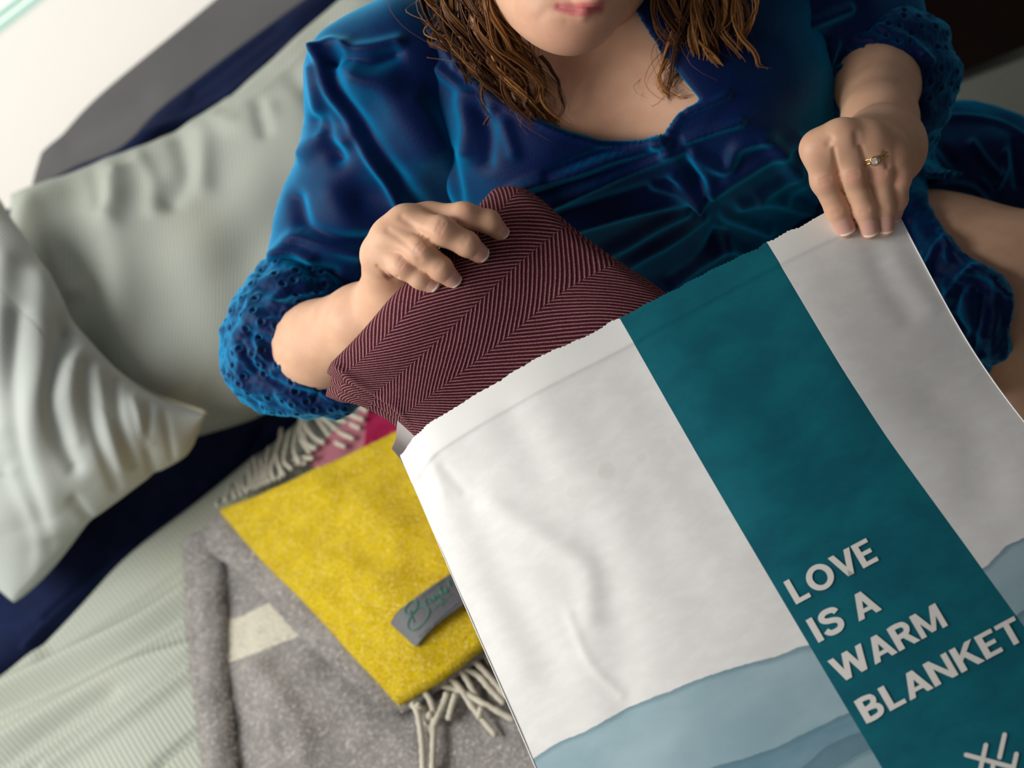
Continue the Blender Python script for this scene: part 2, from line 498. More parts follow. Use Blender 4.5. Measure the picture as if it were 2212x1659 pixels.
V, F = box_from(np.array([0.3, .6, -.02]), np.array([3.2, 0, 0]), np.array([0, 3.0, 0]), np.array([0, 0, .02]))
tag(link('floor', mesh('floor', V, F, smooth=False), m_floor), kind='structure')
for k, (a, bb) in enumerate((((-40, 58), (120, -62)), ((-40, 88), (150, -56)))):
    p, q = on_wall(*a), on_wall(*bb); d = (q - p); d /= np.linalg.norm(d); up = np.cross(d, wn)
    V, F = box_from((p + q) / 2 + wn * .002, (q - p) / 2, up * .0052, wn * .002)
    tag(link('trim_%d' % (k + 1), mesh('trim', V, F, smooth=False), m_green2), kind='structure')

# sofa: striped seat cushion, navy backrest, timber base
sofa = empty('sofa', SO(.3, .4, 0.0), 'sofa with a striped sage seat cover and navy cloth backrest the woman sits on', 'sofa')
V, F = box_from(SO(.1, .47, .165), e1 * 1.80, e2 * .45, ez * .155)
link('base', mesh('base', V, F, smooth=False), m_wood, sofa)
us = np.linspace(-1.75, 1.95, 13); vs_ = np.linspace(0.0, .93, 5)
ctrl = [[SO(s, t, ZS + .012 * math.sin(3 * s + 2 * t) * (t > .05)) for s in us] for t in vs_]
fold = [([(-60, 1520), (150, 1420), (330, 1330), (420, 1270)], 16, .010), ([(-60, 1560), (200, 1440), (420, 1315)], 12, -.008),
        ([(-60, 1640), (150, 1520), (300, 1440), (430, 1400)], 18, .010), ([(100, 1659), (260, 1560), (430, 1440)], 12, .008),
        ([(60, 1659), (230, 1545), (430, 1425)], 9, -.007), ([(330, 1659), (390, 1610), (460, 1560)], 6, -.012),
        ([(-60, 1700), (80, 1600), (240, 1500)], 10, -.006), ([(100, 1400), (300, 1270), (480, 1130)], 22, -.006),
        ([(80, 1350), (250, 1230), (420, 1110), (560, 1000)], 18, .006)]
fold = [(a, w, h * 1.5) for a, w, h in fold]
V, F, uv = slab(ctrl, np.linspace(0, 1, 13), np.linspace(0, 1, 5), .12, 620, 200, .028, fold, .25, .003)
link('seat_cushion', mesh('seat_cushion', V, F, uv), m_seatcov, sofa)
def pz(x, y, z): return PZ(x, y, z)
top = [(-420, 800, 1.74), (-120, 545, 1.74), (110, 372, 1.76), (270, 300, 1.77), (400, 182, 1.80), (640, 0, 1.85), (1000, -250, 1.92), (1600, -640, 2.0)]
bot = [(-420, 1800), (-150, 1555), (60, 1380), (220, 1245), (400, 1095), (660, 875), (1000, 590), (1600, 90)]
rows = []
for f in (0, .06, .3, .6, .82, .93, 1.0):
    r = []
    for (tx, ty, td), (bx, by) in zip(top, bot):
        a = P(tx, ty, td); c = PZ(bx, by, ZS - .015); c = c - e2 * .0
        m = (1 - f) * a + f * c
        sag = math.sin(math.pi * f)
        r.append(m - np.array([0, 0, .05 * sag]) - e2 * .03 * sag)
    rows.append(r)
navf = [([(60, 1395), (160, 1300), (210, 1280)], 9, .008), ([(240, 1240), (330, 1150), (420, 1110)], 9, .008), ([(430, 1080), (520, 1000), (560, 930)], 10, -.012),
        ([(480, 1040), (570, 960)], 8, .009), ([(100, 1330), (230, 1200)], 8, -.008), ([(300, 1170), (420, 1050)], 8, -.008),
        ([(250, 300), (420, 250), (640, 90)], 14, .012), ([(300, 330), (480, 250), (600, 130)], 10, -.012), ([(420, 200), (600, 60)], 12, -.008)]
V, F, uv = slab(rows, np.linspace(0, 1, 8), np.array([0, .06, .3, .6, .82, .93, 1.0]), .07, 240, 160, .03, navf, .22, .006)
link('backrest', mesh('backrest', V, F, uv), m_navy, sofa)
# grey padded ledge under the window
rows = [[P(*q) for q in r] for r in (
    [(78, 330, 1.93), (175, 222, 1.95), (300, 118, 1.97), (440, 0, 2.0), (760, -270, 2.05), (1500, -900, 2.2)],
    [(60, 372, 1.9), (205, 290, 1.9), (360, 165, 1.92), (520, 40, 1.95), (830, -220, 2.0), (1560, -840, 2.15)],
    [(40, 440, 1.85), (250, 380, 1.85), (430, 240, 1.87), (600, 100, 1.9), (900, -160, 1.96), (1600, -780, 2.1)])]
V, F, uv = slab(rows, [0, .1, .2, .3, .5, 1], [0, .45, 1], .05, 120, 50, .022, [([(150, 300), (300, 215)], 30, -.006)], .3, .003)
tag(link('ledge', mesh('ledge', V, F, uv), m_sill), 'grey padded ledge running behind the navy backrest below the white wall', 'ledge')
# dark end of the sofa, upper right: timber panel and a round black pad with a thin rim
q0, q1 = PZ(1925, 222, ZS + .01), PZ(2360, 48, ZS + .01)
d = q1 - q0; L = np.linalg.norm(d); d /= L; nn = np.cross(d, ez)
if nn @ (CAM - q0) < 0: nn = -nn
V, F = box_from((q0 + q1) / 2 - nn * .03 + ez * .175, d * L * .75, nn * .03, ez * .17)
chest = empty('wooden_chest', (q0 + q1) / 2, 'dark red brown timber panel standing at the far end of the sofa', 'cabinet')
link('panel', mesh('panel', V, F, smooth=False), m_wood, chest)
V, F = box_from((q0 + q1) / 2 - nn * .028 + ez * .356, d * L * .76, nn * .036, ez * .012)
link('top_board', mesh('top_board', V, F, smooth=False), m_wood, chest)
def lathe(c, axis, prof, ns=64):
    axis = axis / np.linalg.norm(axis); u = np.cross(axis, [.3, .5, .8]); u /= np.linalg.norm(u); v = np.cross(axis, u)
    a = np.linspace(0, 2 * np.pi, ns, endpoint=False); V = []; F = []
    for r, h in prof:
        V += [c + axis * h + r * (math.cos(t) * u + math.sin(t) * v) for t in a]
    for i in range(len(prof) - 1):
        for j in range(ns):
            k = (j + 1) % ns; F.append((i * ns + j, i * ns + k, (i + 1) * ns + k, (i + 1) * ns + j))
    return V, F
pc = P(1990, -70, 1.62); pax = (nn * .9 + ez * .45)
pad = empty('round_pad', pc, 'round black leather pad with a thin dull rim on the dark timber panel', 'pad')
V, F = lathe(pc, pax, [(.0001, .022), (.05, .021), (.085, .016), (.100, .004), (.102, -.015), (.0001, -.016)])
link('cover', mesh('cover', V, F), m_black, pad)
a = np.linspace(0, 2 * np.pi, 73); ax = pax / np.linalg.norm(pax); u = np.cross(ax, [.3, .5, .8]); u /= np.linalg.norm(u); v = np.cross(ax, u)
V, F = tube([pc + .102 * (math.cos(t) * u + math.sin(t) * v) for t in a], .003, 8, False)
link('rim', mesh('rim', V, F), m_rim, pad)

# ------------------------------------------------------------------ cushions
rows = [PA(r) for r in (
    [(14, 405, 1.66), (240, 345, 1.68), (480, 230, 1.72), (760, -15, 1.76), (1010, -190, 1.8)],
    [(20, 600, 1.60), (250, 560, 1.59), (480, 440, 1.62), (760, 220, 1.67), (1010, 60, 1.73)],
    [(30, 850, 1.565), (260, 770, 1.56), (480, 650, 1.575), (740, 460, 1.62), (980, 330, 1.70)],
    [(35, 1240, 1.50), (215, 1100, 1.50), (410, 955, 1.51), (632, 830, 1.55), (880, 610, 1.62)])]
rows[3] = np.array([PZ(x, y, .515) for x, y in ((0, 1110), (185, 1030), (400, 948), (632, 835), (880, 615))])
K1 = .5
st = [([(240, 380), (245, 430), (235, 470)], 22, .016), ([(205, 380), (215, 440)], 16, -.012), ([(390, 300), (400, 370), (370, 430)], 20, -.018),
      ([(440, 290), (440, 400)], 20, .012), ([(470, 260), (520, 270), (580, 240)], 18, .010), ([(560, 230), (570, 280)], 14, -.012),
      ([(640, 170), (680, 210)], 20, -.012), ([(300, 340), (330, 400), (330, 450)], 16, .008), ([(150, 410), (160, 520), (190, 640), (200, 780)], 34, -.020),
      ([(220, 450), (250, 600), (260, 750), (330, 860)], 34, .012), ([(60, 440), (90, 500), (150, 620)], 22, .014), ([(560, 560), (600, 760)], 60, -.010),
      ([(440, 960), (560, 880), (640, 830)], 26, .010), ([(500, 200), (600, 150), (700, 60)], 10, -.006), ([(250, 370), (420, 290), (560, 200), (700, 60)], 8, .006)]
st = [(a, w * 1.25, h * K1) for a, w, h in st]
V, F, uv = slab(rows, [0, .25, .5, .77, 1], [0, .25, .55, 1], .15, 300, 280, .16, st, .12, .004, power=.75, rimf=.25)
big = tag(link('cushion', mesh('cushion', V, F, uv), m_ticking), 'large sage striped cushion leaning on the navy backrest behind the woman', 'cushion')
rimp = np.vstack([hermite([0, .25, .5, .77, 1], rows[0], np.linspace(0, 1, 60))])
nrm = gnormals(patch(rows, [0, .25, .5, .77, 1], [0, .25, .55, 1], np.linspace(0, 1, 60), np.linspace(0, 1, 20)))[0]
V, F = tube(rimp - nrm * .019, .0035, 6)
link('piping', mesh('piping', V, F), m_piping, big)
rows = [PA(r) for r in (
    [(-60, 350, 1.56), (56, 520, 1.51), (150, 690, 1.48), (300, 835, 1.46), (436, 905, 1.46)],
    [(-120, 500, 1.52), (10, 650, 1.46), (120, 800, 1.44), (270, 925, 1.45), (412, 970, 1.48)],
    [(-220, 700, 1.49), (-40, 840, 1.44), (80, 960, 1.43), (180, 1020, 1.45), (285, 1045, 1.48)],
    [(-470, 860, 1.5), (-280, 1000, 1.46), (-160, 1100, 1.45), (-60, 1190, 1.46), (12, 1262, 1.48)])]
rows[3] = np.array([PZ(x, y, .515) for x, y in ((-470, 890), (-280, 1035), (-160, 1135), (-55, 1225), (18, 1298))])
st = [([(140, 715), (118, 800), (108, 870), (125, 940), (160, 1010)], 11, -.022), ([(165, 760), (150, 850), (165, 950)], 12, .010),
      ([(88, 600), (84, 740), (70, 880), (85, 1000), (120, 1120)], 20, .016), ([(35, 680), (28, 860), (40, 980), (80, 1100), (110, 1190)], 12, -.016),
      ([(10, 560), (-10, 760), (0, 920)], 18, .014), ([(185, 790), (190, 860), (215, 960), (250, 1050)], 9, -.010), ([(215, 800), (225, 900), (262, 1010)], 9, .008),
      ([(250, 830), (262, 920), (290, 1000)], 8, -.009), ([(290, 860), (320, 960)], 8, .008), ([(320, 880), (318, 960), (335, 1030)], 8, -.010),
      ([(355, 890), (372, 985)], 7, -.006), ([(0, 1040), (60, 1180), (60, 1260)], 14, -.012), ([(30, 1020), (100, 1160)], 12, .010),
      ([(160, 1080), (190, 1120)], 8, -.012), ([(140, 700), (150, 745)], 16, -.02)]
st = [(a, w * 1.5, h * .36) for a, w, h in st]
V, F, uv = slab(rows, [0, .27, .52, .78, 1], [0, .25, .58, 1], .10, 260, 240, .15, st, .09, .004, power=.75, rimf=.15)
c2 = tag(link('cushion', mesh('cushion', V, F, uv), m_cushion2), 'crumpled pale grey green cushion at the left edge with a deep crease', 'cushion')
rimp = hermite([0, .27, .52, .78, 1], rows[0], np.linspace(0, 1, 60))
nrm = gnormals(patch(rows, [0, .27, .52, .78, 1], [0, .25, .58, 1], np.linspace(0, 1, 60), np.linspace(0, 1, 20)))[0]
V, F = tube(rimp - nrm * .013, .003, 6)
link('piping', mesh('piping', V, F), m_piping, c2)

# ------------------------------------------------------------------ throws on the seat
def inpoly(x, y, poly):
    c = np.zeros(x.shape, bool); n = len(poly)
    for i in range(n):
        (x1, y1), (x2, y2) = poly[i], poly[i - 1]
        if y1 == y2: continue
        c ^= ((y1 > y) != (y2 > y)) & (x < (x2 - x1) * (y - y1) / (y2 - y1) + x1)
    return c
def zrows(R): return [[PZ(*q) for q in r] for r in R]
def tassels(parent, paths, z0, z1, r, m):
    for path in paths:
        n = len(path)
        pts = [PZ(x, y, z0 + (z1 - z0) * i / max(1, n - 1) + .0025 * math.sin(x * .7 + i)) for i, (x, y) in enumerate(path)]
        q = spline(pts, 5 * n + 2) if n > 2 else np.linspace(pts[0], pts[1], 8)
        k = np.arange(len(q)); rr = r * (1 + .10 * np.sin(k * 1.9)); rr[-1] *= .8; rr[0] *= .8
        V, F = tube(q, rr, 8)
        link('tassel', mesh('tassel', V, F), m, parent)
# magenta throw, mostly under the yellow one
pink = empty('magenta_throw', PZ(800, 960, .46), 'magenta and dusty pink throw with cream tassels, mostly hidden under the yellow one', 'throw')
rows = zrows([[(655, 988, .482), (700, 944, .484), (745, 905, .484), (800, 868, .484), (900, 800, .484)],
              [(690, 1030, .484), (740, 985, .487), (790, 945, .487), (850, 905, .487), (950, 840, .487)],
              [(800, 1150, .484), (850, 1110, .487), (900, 1070, .487), (960, 1030, .487), (1060, 960, .487)]])
V, F, uv = slab(rows, np.linspace(0, 1, 5), [0, .3, 1], .022, 120, 90, .009, (), .05, .002)
px, py, _ = PJ(V)
tn = ((px < 792 + (py - 900) * -.1)).astype(float)
for qx, qy in ((666, 980), (685, 961), (703, 943), (752, 884), (722, 925)): tn = np.where(np.hypot(px - qx, py - qy) < 9, 0, tn)
link('cloth', mesh('cloth', V, F, uv, tn), m_pink, pink)
UT = [[(469, 1092), (472, 1084), (474, 1076)], [(487, 1082), (494, 1062), (501, 1046)], [(509, 1077), (503, 1062), (494, 1053)],
      [(534, 1063), (525, 1048), (527, 1030)], [(538, 1060), (539, 1032), (541, 1001)], [(556, 1055), (556, 1023), (550, 988)],
      [(565, 1050), (567, 1014), (563, 988)], [(574, 1046), (577, 1005), (581, 965)], [(594, 1038), (586, 1014), (592, 990), (603, 961), (608, 925)],
      [(614, 1028), (601, 1001), (599, 977), (610, 940)], [(630, 1014), (614, 994), (619, 962), (628, 930)], [(648, 1000), (636, 975), (640, 940), (650, 915)],
      [(676, 990), (640, 992), (621, 1006)], [(670, 978), (653, 954), (650, 914), (648, 890)], [(682, 970), (664, 960), (657, 932), (652, 905)],
      [(700, 957), (680, 946), (662, 923), (650, 896)], [(746, 966), (722, 954), (702, 929), (684, 902)], [(764, 948), (736, 936), (708, 911), (688, 896)],
      [(778, 926), (751, 914), (722, 903), (700, 886)], [(785, 907), (755, 896), (730, 885)], [(793, 888), (775, 877), (760, 870)],
      [(660, 1000), (640, 1003), (628, 1012)], [(583, 1042), (579, 1018), (571, 985)], [(548, 1056), (546, 1030), (545, 1008)],
      [(604, 1034), (610, 1005), (622, 985)], [(521, 1070), (517, 1052), (512, 1040)]]
tassels(pink, UT, .492, .466, .0026, m_cream)
# grey throw, three folded layers
grey = empty('grey_throw', PZ(700, 1450, .46), 'heathered grey wool throw with one cream stripe, folded on the seat under the yellow throw', 'throw')
def cream(V, poly):
    px, py, _ = PJ(V); return inpoly(px, py, poly).astype(float)
rows = zrows([[(418, 1185, .470), (480, 1150, .478), (620, 1150, .480), (820, 1190, .480), (1180, 1200, .48)],
              [(424, 1400, .472), (500, 1400, .481), (660, 1420, .483), (860, 1450, .483), (1260, 1480, .483)],
              [(456, 1660, .472), (560, 1680, .482), (760, 1700, .484), (960, 1720, .484), (1380, 1720, .484)],
              [(500, 1900, .472), (620, 1930, .482), (820, 1950, .484), (1020, 1960, .484), (1480, 1980, .484)]])
V, F, uv = slab(rows, [0, .12, .3, .55, 1], [0, .33, .7, 1], .024, 300, 300, .012,
                [([(560, 1450), (640, 1560), (660, 1700)], 30, .006), ([(720, 1420), (900, 1560), (1000, 1700)], 40, -.006)], .07, .0018)
Vg0, Fg0 = V, F
link('layer', mesh('layer', V, F, uv, cream(V, [(470, 1341), (520, 1332), (584, 1300), (640, 1345), (700, 1352), (640, 1376), (560, 1408), (470, 1440)])), m_grey, grey)
rows = zrows([[(400, 1166, .478), (440, 1150, .486), (484, 1180, .480)], [(403, 1290, .478), (442, 1290, .486), (490, 1310, .480)],
              [(414, 1420, .478), (448, 1420, .486), (494, 1440, .480)], [(430, 1540, .478), (464, 1545, .486), (505, 1560, .480)], [(460, 1800, .478), (490, 1800, .486), (530, 1800, .480)]])
V, F, uv = slab(rows, [0, .5, 1], [0, .2, .42, .62, 1], .022, 70, 240, .014,
                [([(408, 1200), (412, 1340), (428, 1500)], 6, .002)], .05, .0015, rimf=.1)
link('layer', mesh('layer', V, F, uv, np.zeros(len(V))), m_grey, grey)
Vg1, Fg1 = V, F
rows = zrows([[(402, 1172, .494), (436, 1138, .500), (478, 1090, .496)], [(500, 1228, .496), (545, 1200, .503), (610, 1170, .500)], [(640, 1372, .496), (690, 1335, .503), (745, 1300, .500)],
              [(740, 1465, .496), (780, 1440, .503), (830, 1420, .500)], [(838, 1545, .494), (868, 1528, .498), (905, 1500, .495)]])
V, F, uv = slab(rows, [0, .5, 1], [0, .22, .5, .75, 1], .016, 70, 260, .009, (), .05, .0012)
link('layer', mesh('layer', V, F, uv, np.zeros(len(V))), m_grey, grey)
Vg2, Fg2 = V, F
# yellow throw on top
yel = empty('yellow_throw', PZ(800, 1200, .47), 'bright yellow wool throw with a dark woven label and cream tassels by the bag', 'throw')
YR = [[(465, 1100, .505), (545, 1066, .528), (690, 1003, .540), (800, 950, .542), (960, 868, .54)],
      [(540, 1192, .512), (640, 1148, .534), (770, 1085, .545), (880, 1035, .545), (1040, 965, .54)],
      [(657, 1312, .512), (745, 1268, .534), (860, 1210, .545), (960, 1160, .545), (1110, 1090, .54)],
      [(850, 1525, .508), (910, 1487, .524), (985, 1435, .528), (1042, 1392, .528), (1180, 1300, .525)]]
YK = ([0, .17, .42, .62, 1], [0, .2, .48, 1])
yrows = zrows(YR)
V, F, uv = slab(yrows, *YK, .018, 320, 300, .008, [([(560, 1100), (700, 1150), (800, 1200)], 40, -.006), ([(700, 1060), (860, 1130)], 46, .006), ([(760, 1220), (900, 1330)], 40, .005)], .09, .002)
link('cloth', mesh('cloth', V, F, uv), m_yellow, yel)
Vy, Fy = V, F
rows = zrows([[(842, 1500, .500), (905, 1465, .508), (980, 1415, .512), (1040, 1375, .512), (1180, 1285, .51)],
              [(862, 1541, .498), (922, 1500, .506), (998, 1446, .510), (1056, 1402, .510), (1196, 1310, .508)]])
V, F, uv = slab(rows, YK[0], [0, 1], .012, 200, 24, .005, (), .03, .001)
link('selvedge', mesh('selvedge', V, F, uv, np.zeros(len(V))), m_grey, yel)
LT = [[(889, 1519), (899, 1533), (907, 1567), (912, 1612), (914, 1665), (915, 1710)], [(917, 1492), (932, 1519), (937, 1549), (936, 1594), (934, 1660), (933, 1705)],
      [(966, 1495), (957, 1522), (941, 1558), (925, 1592)], [(984, 1498), (977, 1522), (968, 1556)], [(939, 1477), (966, 1484), (1002, 1497), (1056, 1526), (1112, 1556)],
      [(960, 1455), (990, 1482), (1020, 1527), (1072, 1590)], [(984, 1434), (1006, 1464), (1027, 1500), (1044, 1534)], [(1004, 1412), (1034, 1437), (1065, 1470), (1096, 1508)],
      [(1002, 1446), (1029, 1457), (1056, 1486), (1090, 1521)], [(1025, 1392), (1043, 1408), (1060, 1436)], [(900, 1520), (908, 1530), (918, 1533), (928, 1530)],
      [(930, 1540), (921, 1563)], [(1040, 1528), (1034, 1552)]]
tassels(yel, LT, .506, .492, .0031, m_cream)
def fuzz(parent, V, F, m, n, ln, seed, zmin=.47):
    r = np.random.default_rng(seed); N = vnormals(V, F); k = r.permutation(np.nonzero((N[:, 2] > -.3))[0])[:n]
    n = len(k); p = V[k] + r.normal(0, .0008, (n, 3)); d = N[k] * .55 + r.normal(0, .75, (n, 3)); d /= np.linalg.norm(d, axis=1, keepdims=True)
    L = ln * r.uniform(.4, 1.2, n)[:, None]; bend = np.cross(d, r.normal(size=(n, 3))) * L * .35
    u = np.cross(d, [.3, .4, .86]); u /= np.linalg.norm(u, axis=1, keepdims=True); v = np.cross(d, u)
    rings = []
    for t_, w in ((0, 1), (.5, .8), (1, .25)):
        c_ = p + d * L * t_ + bend * (t_ * (1 - t_) * 2)
        for a in (0, 2.09, 4.19): rings.append(c_ + (u * math.cos(a) + v * math.sin(a)) * .00022 * w)
    X = np.stack(rings, 1).reshape(-1, 3); b9 = np.arange(n)[:, None] * 9; Fq = []
    for a in (0, 3):
        for j in range(3): Fq.append(b9 + np.array([a + j, a + (j + 1) % 3, a + 3 + (j + 1) % 3, a + 3 + j]))
    o = link('fuzz', mesh('fuzz', X, np.concatenate(Fq)), m, parent); o['kind'] = 'stuff'
m_fz1 = mat('grey_fibre', .9, .1, (.46, .45, .44))[0]; m_fz2 = mat('yellow_fibre', .9, .1, (.72, .55, .03))[0]
fuzz(grey, Vg0, Fg0, m_fz1, 9000, .0055, 1); fuzz(grey, Vg1, Fg1, m_fz1, 3000, .0055, 2); fuzz(grey, Vg2, Fg2, m_fz1, 3500, .0055, 3); fuzz(yel, Vy, Fy, m_fz2, 7000, .0035, 4)
# woven label with its lettering
def y_at(x, y, lift):
    z = .535
    for _ in range(3):
        p = PZ(x, y, z)
    return p + ez * lift
LB = [[(842, 1347), (857, 1322), (884, 1301), (928, 1268), (966, 1243), (1010, 1218)], [(899, 1399), (916, 1377), (945, 1348), (985, 1318), (1018, 1297), (1060, 1272)]]
_ug = np.linspace(0, 1, 121); _yg = patch(yrows, *YK, _ug, _ug).reshape(-1, 3); _yx, _yy, _ = PJ(_yg)
def y_z(x, y): return _yg[np.argsort((_yx - x)**2 + (_yy - y)**2)[:60], 2].mean()
lg = [[PZ(x, y, y_z(x, y) + .0065 + lift * .6) for (x, y), lift in zip(r, (.000, .004, .006, .006, .005, .003))] for r in LB]
V, F, uv = slab(lg, np.linspace(0, 1, 6), [0, 1], .0012, 80, 20, .0008)
lab = link('woven_label', mesh('woven_label', V, F, uv), m_label, yel)
tag(lab, 'charcoal satin label with a green script word')
lgrid = np.array(lg)
def LP(px, py):
    """pixel on the label -> point just above its satin"""
    a = np.array(LB, float); best = None
    us = np.linspace(0, 1, 61); vs = np.linspace(0, 1, 31)
    G2 = patch(np.concatenate([a, np.zeros((2, 6, 1))], 2), np.linspace(0, 1, 6), [0, 1], us, vs)
    G3 = patch(lgrid, np.linspace(0, 1, 6), [0, 1], us, vs)
    k = np.argmin((G2[..., 0] - px)**2 + (G2[..., 1] - py)**2); i, j = divmod(k, 61)
    p = G3[i, j]; base = P(px, py, (p - CAM) @ FWD)
    return base + (CAM - base) / np.linalg.norm(CAM - base) * .0012
c7 = 220 / 1659.0
def lc(pts): return [(840 + x * c7, 1200 + y * c7) for x, y in pts]
script = [[(335, 890), (360, 950), (385, 1020), (405, 1090)], [(330, 960), (275, 950), (260, 890), (300, 800), (380, 735), (450, 740), (460, 800), (430, 870), (390, 950)],
          [(390, 950), (460, 860), (560, 825), (640, 860), (655, 930), (620, 1020), (540, 1120), (440, 1200), (350, 1215), (310, 1160), (320, 1060), (360, 990)],
          [(600, 690), (590, 740), (600, 790), (640, 770)], [(720, 680), (670, 700), (660, 750), (700, 740), (730, 690), (745, 730)],
          [(750, 730), (755, 660), (790, 640), (800, 690)], [(830, 500), (830, 560), (850, 640)], [(880, 560), (840, 600), (890, 620)],
          [(910, 600), (940, 560), (915, 550), (920, 610), (960, 580)], [(970, 400), (985, 470), (1010, 500)], [(950, 480), (1020, 440)],
          [(700, 890), (800, 810)], [(920, 700), (1020, 620)], [(780, 770), (940, 740)], [(850, 690), (855, 830)], [(810, 800), (900, 690)], [(830, 720), (890, 800)]]
for s in script:
    q = spline([LP(x, y) for x, y in lc(s)], 6 * len(s)) if len(s) > 2 else np.linspace(LP(*lc(s)[0]), LP(*lc(s)[1]), 6)
    V, F = tube(q, .00055 if len(s) > 2 else .0003, 6)
    link('script_stroke', mesh('script_stroke', V, F), m_green, lab)
for a, bb in (((510, 690), (890, 385)), ((470, 1335), (1140, 740))):
    n = 22 if a[0] == 510 else 40
    V = []; F = []
    for i in range(n):
        f = (i + .2) / n; g = (i + .75) / n
        if i in (4, 12, 13): continue
        p, q = (LP(*lc([(a[0] + (bb[0] - a[0]) * t, a[1] + (bb[1] - a[1]) * t + random.uniform(-6, 6))])[0]) for t in (f, g))
        v_, f_ = tube([p, q], .0005, 5); o = len(V); V += list(v_); F += [tuple(k + o for k in ff) for ff in f_]
    o = link('small_print', mesh('small_print', V, F), m_greyth, lab); o['kind'] = 'stuff'

# ------------------------------------------------------------------ the paper mailing bag
KU = np.array([0, .15, .30, .46, .615, .77, .9, 1.0])
BV = np.array([0, .5, 1.0, 1.35, 1.8])
bag_px = [
    [(866, 984, 1.000), (934, 912, .980), (1150, 783, .966), (1341, 688, .968), (1505, 603, .974), (1660, 525, .978), (1800, 456, .984), (1915, 416, .990)],
    [(1004, 1306, .948), (1175, 1198, .930), (1340, 1110, .918), (1525, 1010, .914), (1692, 930, .918), (1857, 852, .926), (1994, 802, .937), (2107, 765, .948)],
    [(1150, 1641, .892), (1334, 1544, .878), (1520, 1449, .868), (1723, 1347, .864), (1905, 1255, .868), (2083, 1167, .876), (2216, 1103, .886), (2326, 1052, .896)],
    [(1262, 1906, .855), (1460, 1808, .842), (1655, 1706, .834), (1872, 1598, .830), (2066, 1500, .834), (2255, 1404, .842), (2396, 1336, .852), (2512, 1282, .862)],
    [(1412, 2250, .808), (1625, 2150, .796), (1832, 2046, .790), (2066, 1926, .786), (2280, 1822, .790), (2482, 1722, .798), (2633, 1650, .808), (2758, 1592, .818)]]
bag_c = np.array([[P(*q) for q in r] for r in bag_px])
FXv = lambda g: hermite(BV, bag_c, g)
def bagS(u, v):
    """point on the bag's printed face for arrays u, v (0..1 across, 0..1.35 down)"""
    u = np.asarray(u, float); v = np.asarray(v, float)
    c = hermite(BV, bag_c, v)                       # [n, 8, 3]
    out = np.empty((len(u), 3))
    k = KU; dk = np.diff(k)
    s = np.diff(c, axis=1) / dk[None, :, None]
    m = np.empty_like(c); m[:, 0] = s[:, 0]; m[:, -1] = s[:, -1]
    w = (dk[:-1] / (dk[:-1] + dk[1:]))[None, :, None]; m[:, 1:-1] = s[:, :-1] * (1 - w) + s[:, 1:] * w
    i = np.clip(np.searchsorted(k, u, side='right') - 1, 0, len(k) - 2); r = np.arange(len(u))
    h = dk[i][:, None]; t = ((u - k[i]) / dk[i])[:, None]
    return ((2*t**3 - 3*t**2 + 1) * c[r, i] + (t**3 - 2*t**2 + t) * h * m[r, i] + (-2*t**3 + 3*t**2) * c[r, i + 1] + (t**3 - t**2) * h * m[r, i + 1])
def bag_inv(x, y):
    x = np.asarray(x, float); y = np.asarray(y, float)
    u = np.full(x.shape, .5); v = np.full(x.shape, .6)
    for _ in range(12):
        p = bagS(u, v); X, Y, _z = PJ(p); e = 1e-3
        Xu, Yu, _z = PJ(bagS(u + e, v)); Xv, Yv, _z = PJ(bagS(u, v + e))
        a, bq, c_, d_ = (Xu - X) / e, (Xv - X) / e, (Yu - Y) / e, (Yv - Y) / e
        det = a * d_ - bq * c_; rx, ry = x - X, y - Y
        u = np.clip(u + (d_ * rx - bq * ry) / det, -.3, 1.3); v = np.clip(v + (a * ry - c_ * rx) / det, -.2, 1.95)
    return u, v
bag = empty('mailing_bag', P(1500, 1000, .95), 'large white paper mailing bag with a teal stripe and printed words, open at the top', 'bag')
nu, nv = 300, 400
us = np.linspace(0, 1, nu); vs = np.concatenate([np.linspace(0, .1, 50, endpoint=False), np.linspace(.1, 1.8, nv - 50)])
uu, vv = np.meshgrid(us, vs)
Pt = bagS(uu.ravel(), vv.ravel())
G = Pt.reshape(nv, nu, 3); Nf = gnormals(G).reshape(-1, 3)
